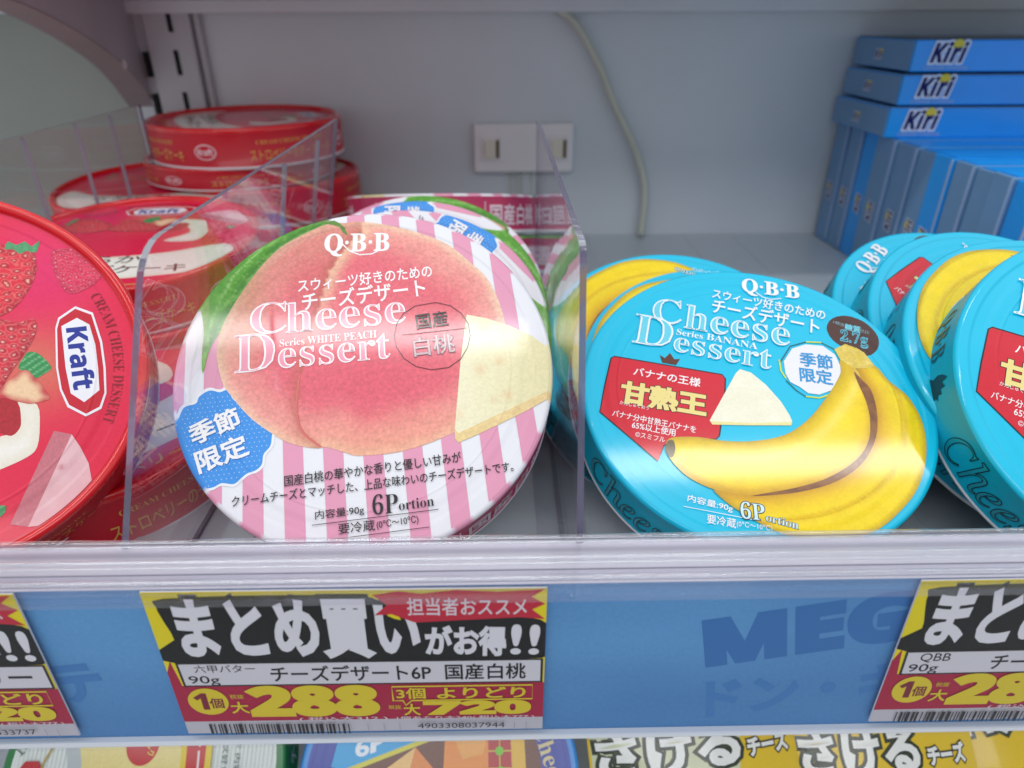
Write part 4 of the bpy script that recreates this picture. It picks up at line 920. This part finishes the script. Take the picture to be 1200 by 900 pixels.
a.text('Cheddar', (36.6, 18), (46.5, -14), 6.4, 'd9c79a', 'serif')
low2 = make_round_box('round_cheese_box', 'blue rimmed round cheese box with orange cheese pieces on the shelf below', 'cheese box', None, .0545, HB, a, '2f8ee0', None, '2f8ee0', lambda *_: _[0].text('Cheddar', (0, 5), (20, 5), 8, 'f0f0f0', 'serif'))
place(low2, (-.0262, .1590, -.2605), 50, 0, 0)
def pouch(label, px, W, Hh, left_pale, cen, el, az, rot, tx0, tx1, cx0, cx1, ty=0):
    t = empty('cheese_pouch', label, 'pouch', 'string cheese pouches on the shelf below')
    nx, ny = 30, 26; bz = lambda x, y: .007*np.clip(1-(x/W)**2, 0, 1)**.6*np.clip(1-(y/Hh)**2, 0, 1)**.5+.0006*np.sin(x*9)*np.cos(y*3+1)*0
    def bulge(x, y):
        u = np.clip(np.abs(x)/W, 0, 1); v = np.clip(np.abs(y)/Hh, 0, 1)
        return 7.0*(1-u**2.4)*(1-v**3)+.45*np.sin(x*.32+y*.1)*v**2+.25*np.sin(x*.9)*v**4
    xs = np.linspace(-W, W, nx); ysq = np.linspace(-Hh, Hh, ny); V = []; F = []
    for sgn in (1, -1):
        for yy in ysq:
            for xx in xs: V.append((xx*.001, yy*.001, sgn*float(bulge(xx, yy))*.001))
    for s_ in range(2):
        o_ = s_*nx*ny
        for j in range(ny-1):
            for i in range(nx-1):
                q = (o_+j*nx+i, o_+j*nx+i+1, o_+(j+1)*nx+i+1, o_+(j+1)*nx+i); F.append(q if s_ == 0 else q[::-1])
    C = np.repeat(np.append(L3('e9c41c'), .08)[None], len(V), 0)
    bag = mesh_obj('film_bag', V, F, M_POUCH, t, smooth=True, cols=C)
    a = Art(rect=(-W+1, -Hh+1, W-1, Hh-1)); a.z = .12
    if left_pale: a.poly([(-W, -Hh), (tx1-4, -Hh), (tx1+8, Hh), (-W, Hh)], lambda x, y, o: mixc(L3('c9cfa8'), L3('e9e6c8'), vnoise(x, y, .12, 31)), 3, .1, keep=False)
    else: a.poly([(-W, -Hh), (-W+10, -Hh), (-W+6, Hh), (-W, Hh)], 'e8941c', 0, .1, keep=False)
    if px: a.poly([(cx0-6, 12), (cx1, 8), (cx1+6, Hh), (cx0-2, Hh)], 'e8861c', 3, .1, keep=False)
    for c, b in (('12160e', .12), ('3f5a1e', .095), ('12160e', .085), ('f2f2f0', .045)):
        a.text('さける', (tx0, ty-7.5), (tx1, ty-5.5), 14.5, c, 'r', 0, b)
    for c, b in (('14140e', .13), ('f2f2f0', .05)): a.text('チーズ', (cx0, ty-4), (cx1, ty-3), 6.4, c, 'r', 0, b)
    for r in range(3): a.text('2本入り', (cx0-2, ty-14-5*r), (cx0+10, ty-14-5*r), 3, 'd8661c' if r == 0 else '5a5a2a', 'r', 0, .01)
    def xf(V):
        X, Y = V[:, 0]*1000, V[:, 1]*1000; return np.column_stack([V[:, 0], V[:, 1], V[:, 2]+bulge(X, Y)*.001])
    a.build('printed_film', M_POUCH, bag, xf)
    place(t, cen, el, az, rot, h=0); return t
pouch('string cheese pouch with a pale left half, between the round boxes and the other pouches', False, 42, 40, True, (.0745, .1668, -.2580), 50, 0, 4, -38, 16, 20, 37, 2)
pouch('yellow string cheese pouch with orange along its left edge, between two other pouches', True, 37, 40, False, (.1480, .1654, -.2590), 50, -4, 3, -31, 12, 16, 32, 1)
pouch('string cheese pouch at the bottom right corner, mostly behind its neighbour', False, 40, 40, False, (.2120, .1790, -.2610), 52, -4, 8, -33, 14, 18, 36, 5)
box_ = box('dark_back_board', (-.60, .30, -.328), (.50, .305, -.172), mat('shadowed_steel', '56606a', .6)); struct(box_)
for o in list(bpy.data.objects):
    if o.type == 'MESH' and o.parent is None and 'kind' not in o and 'category' not in o: print('UNTAGGED', o.name)
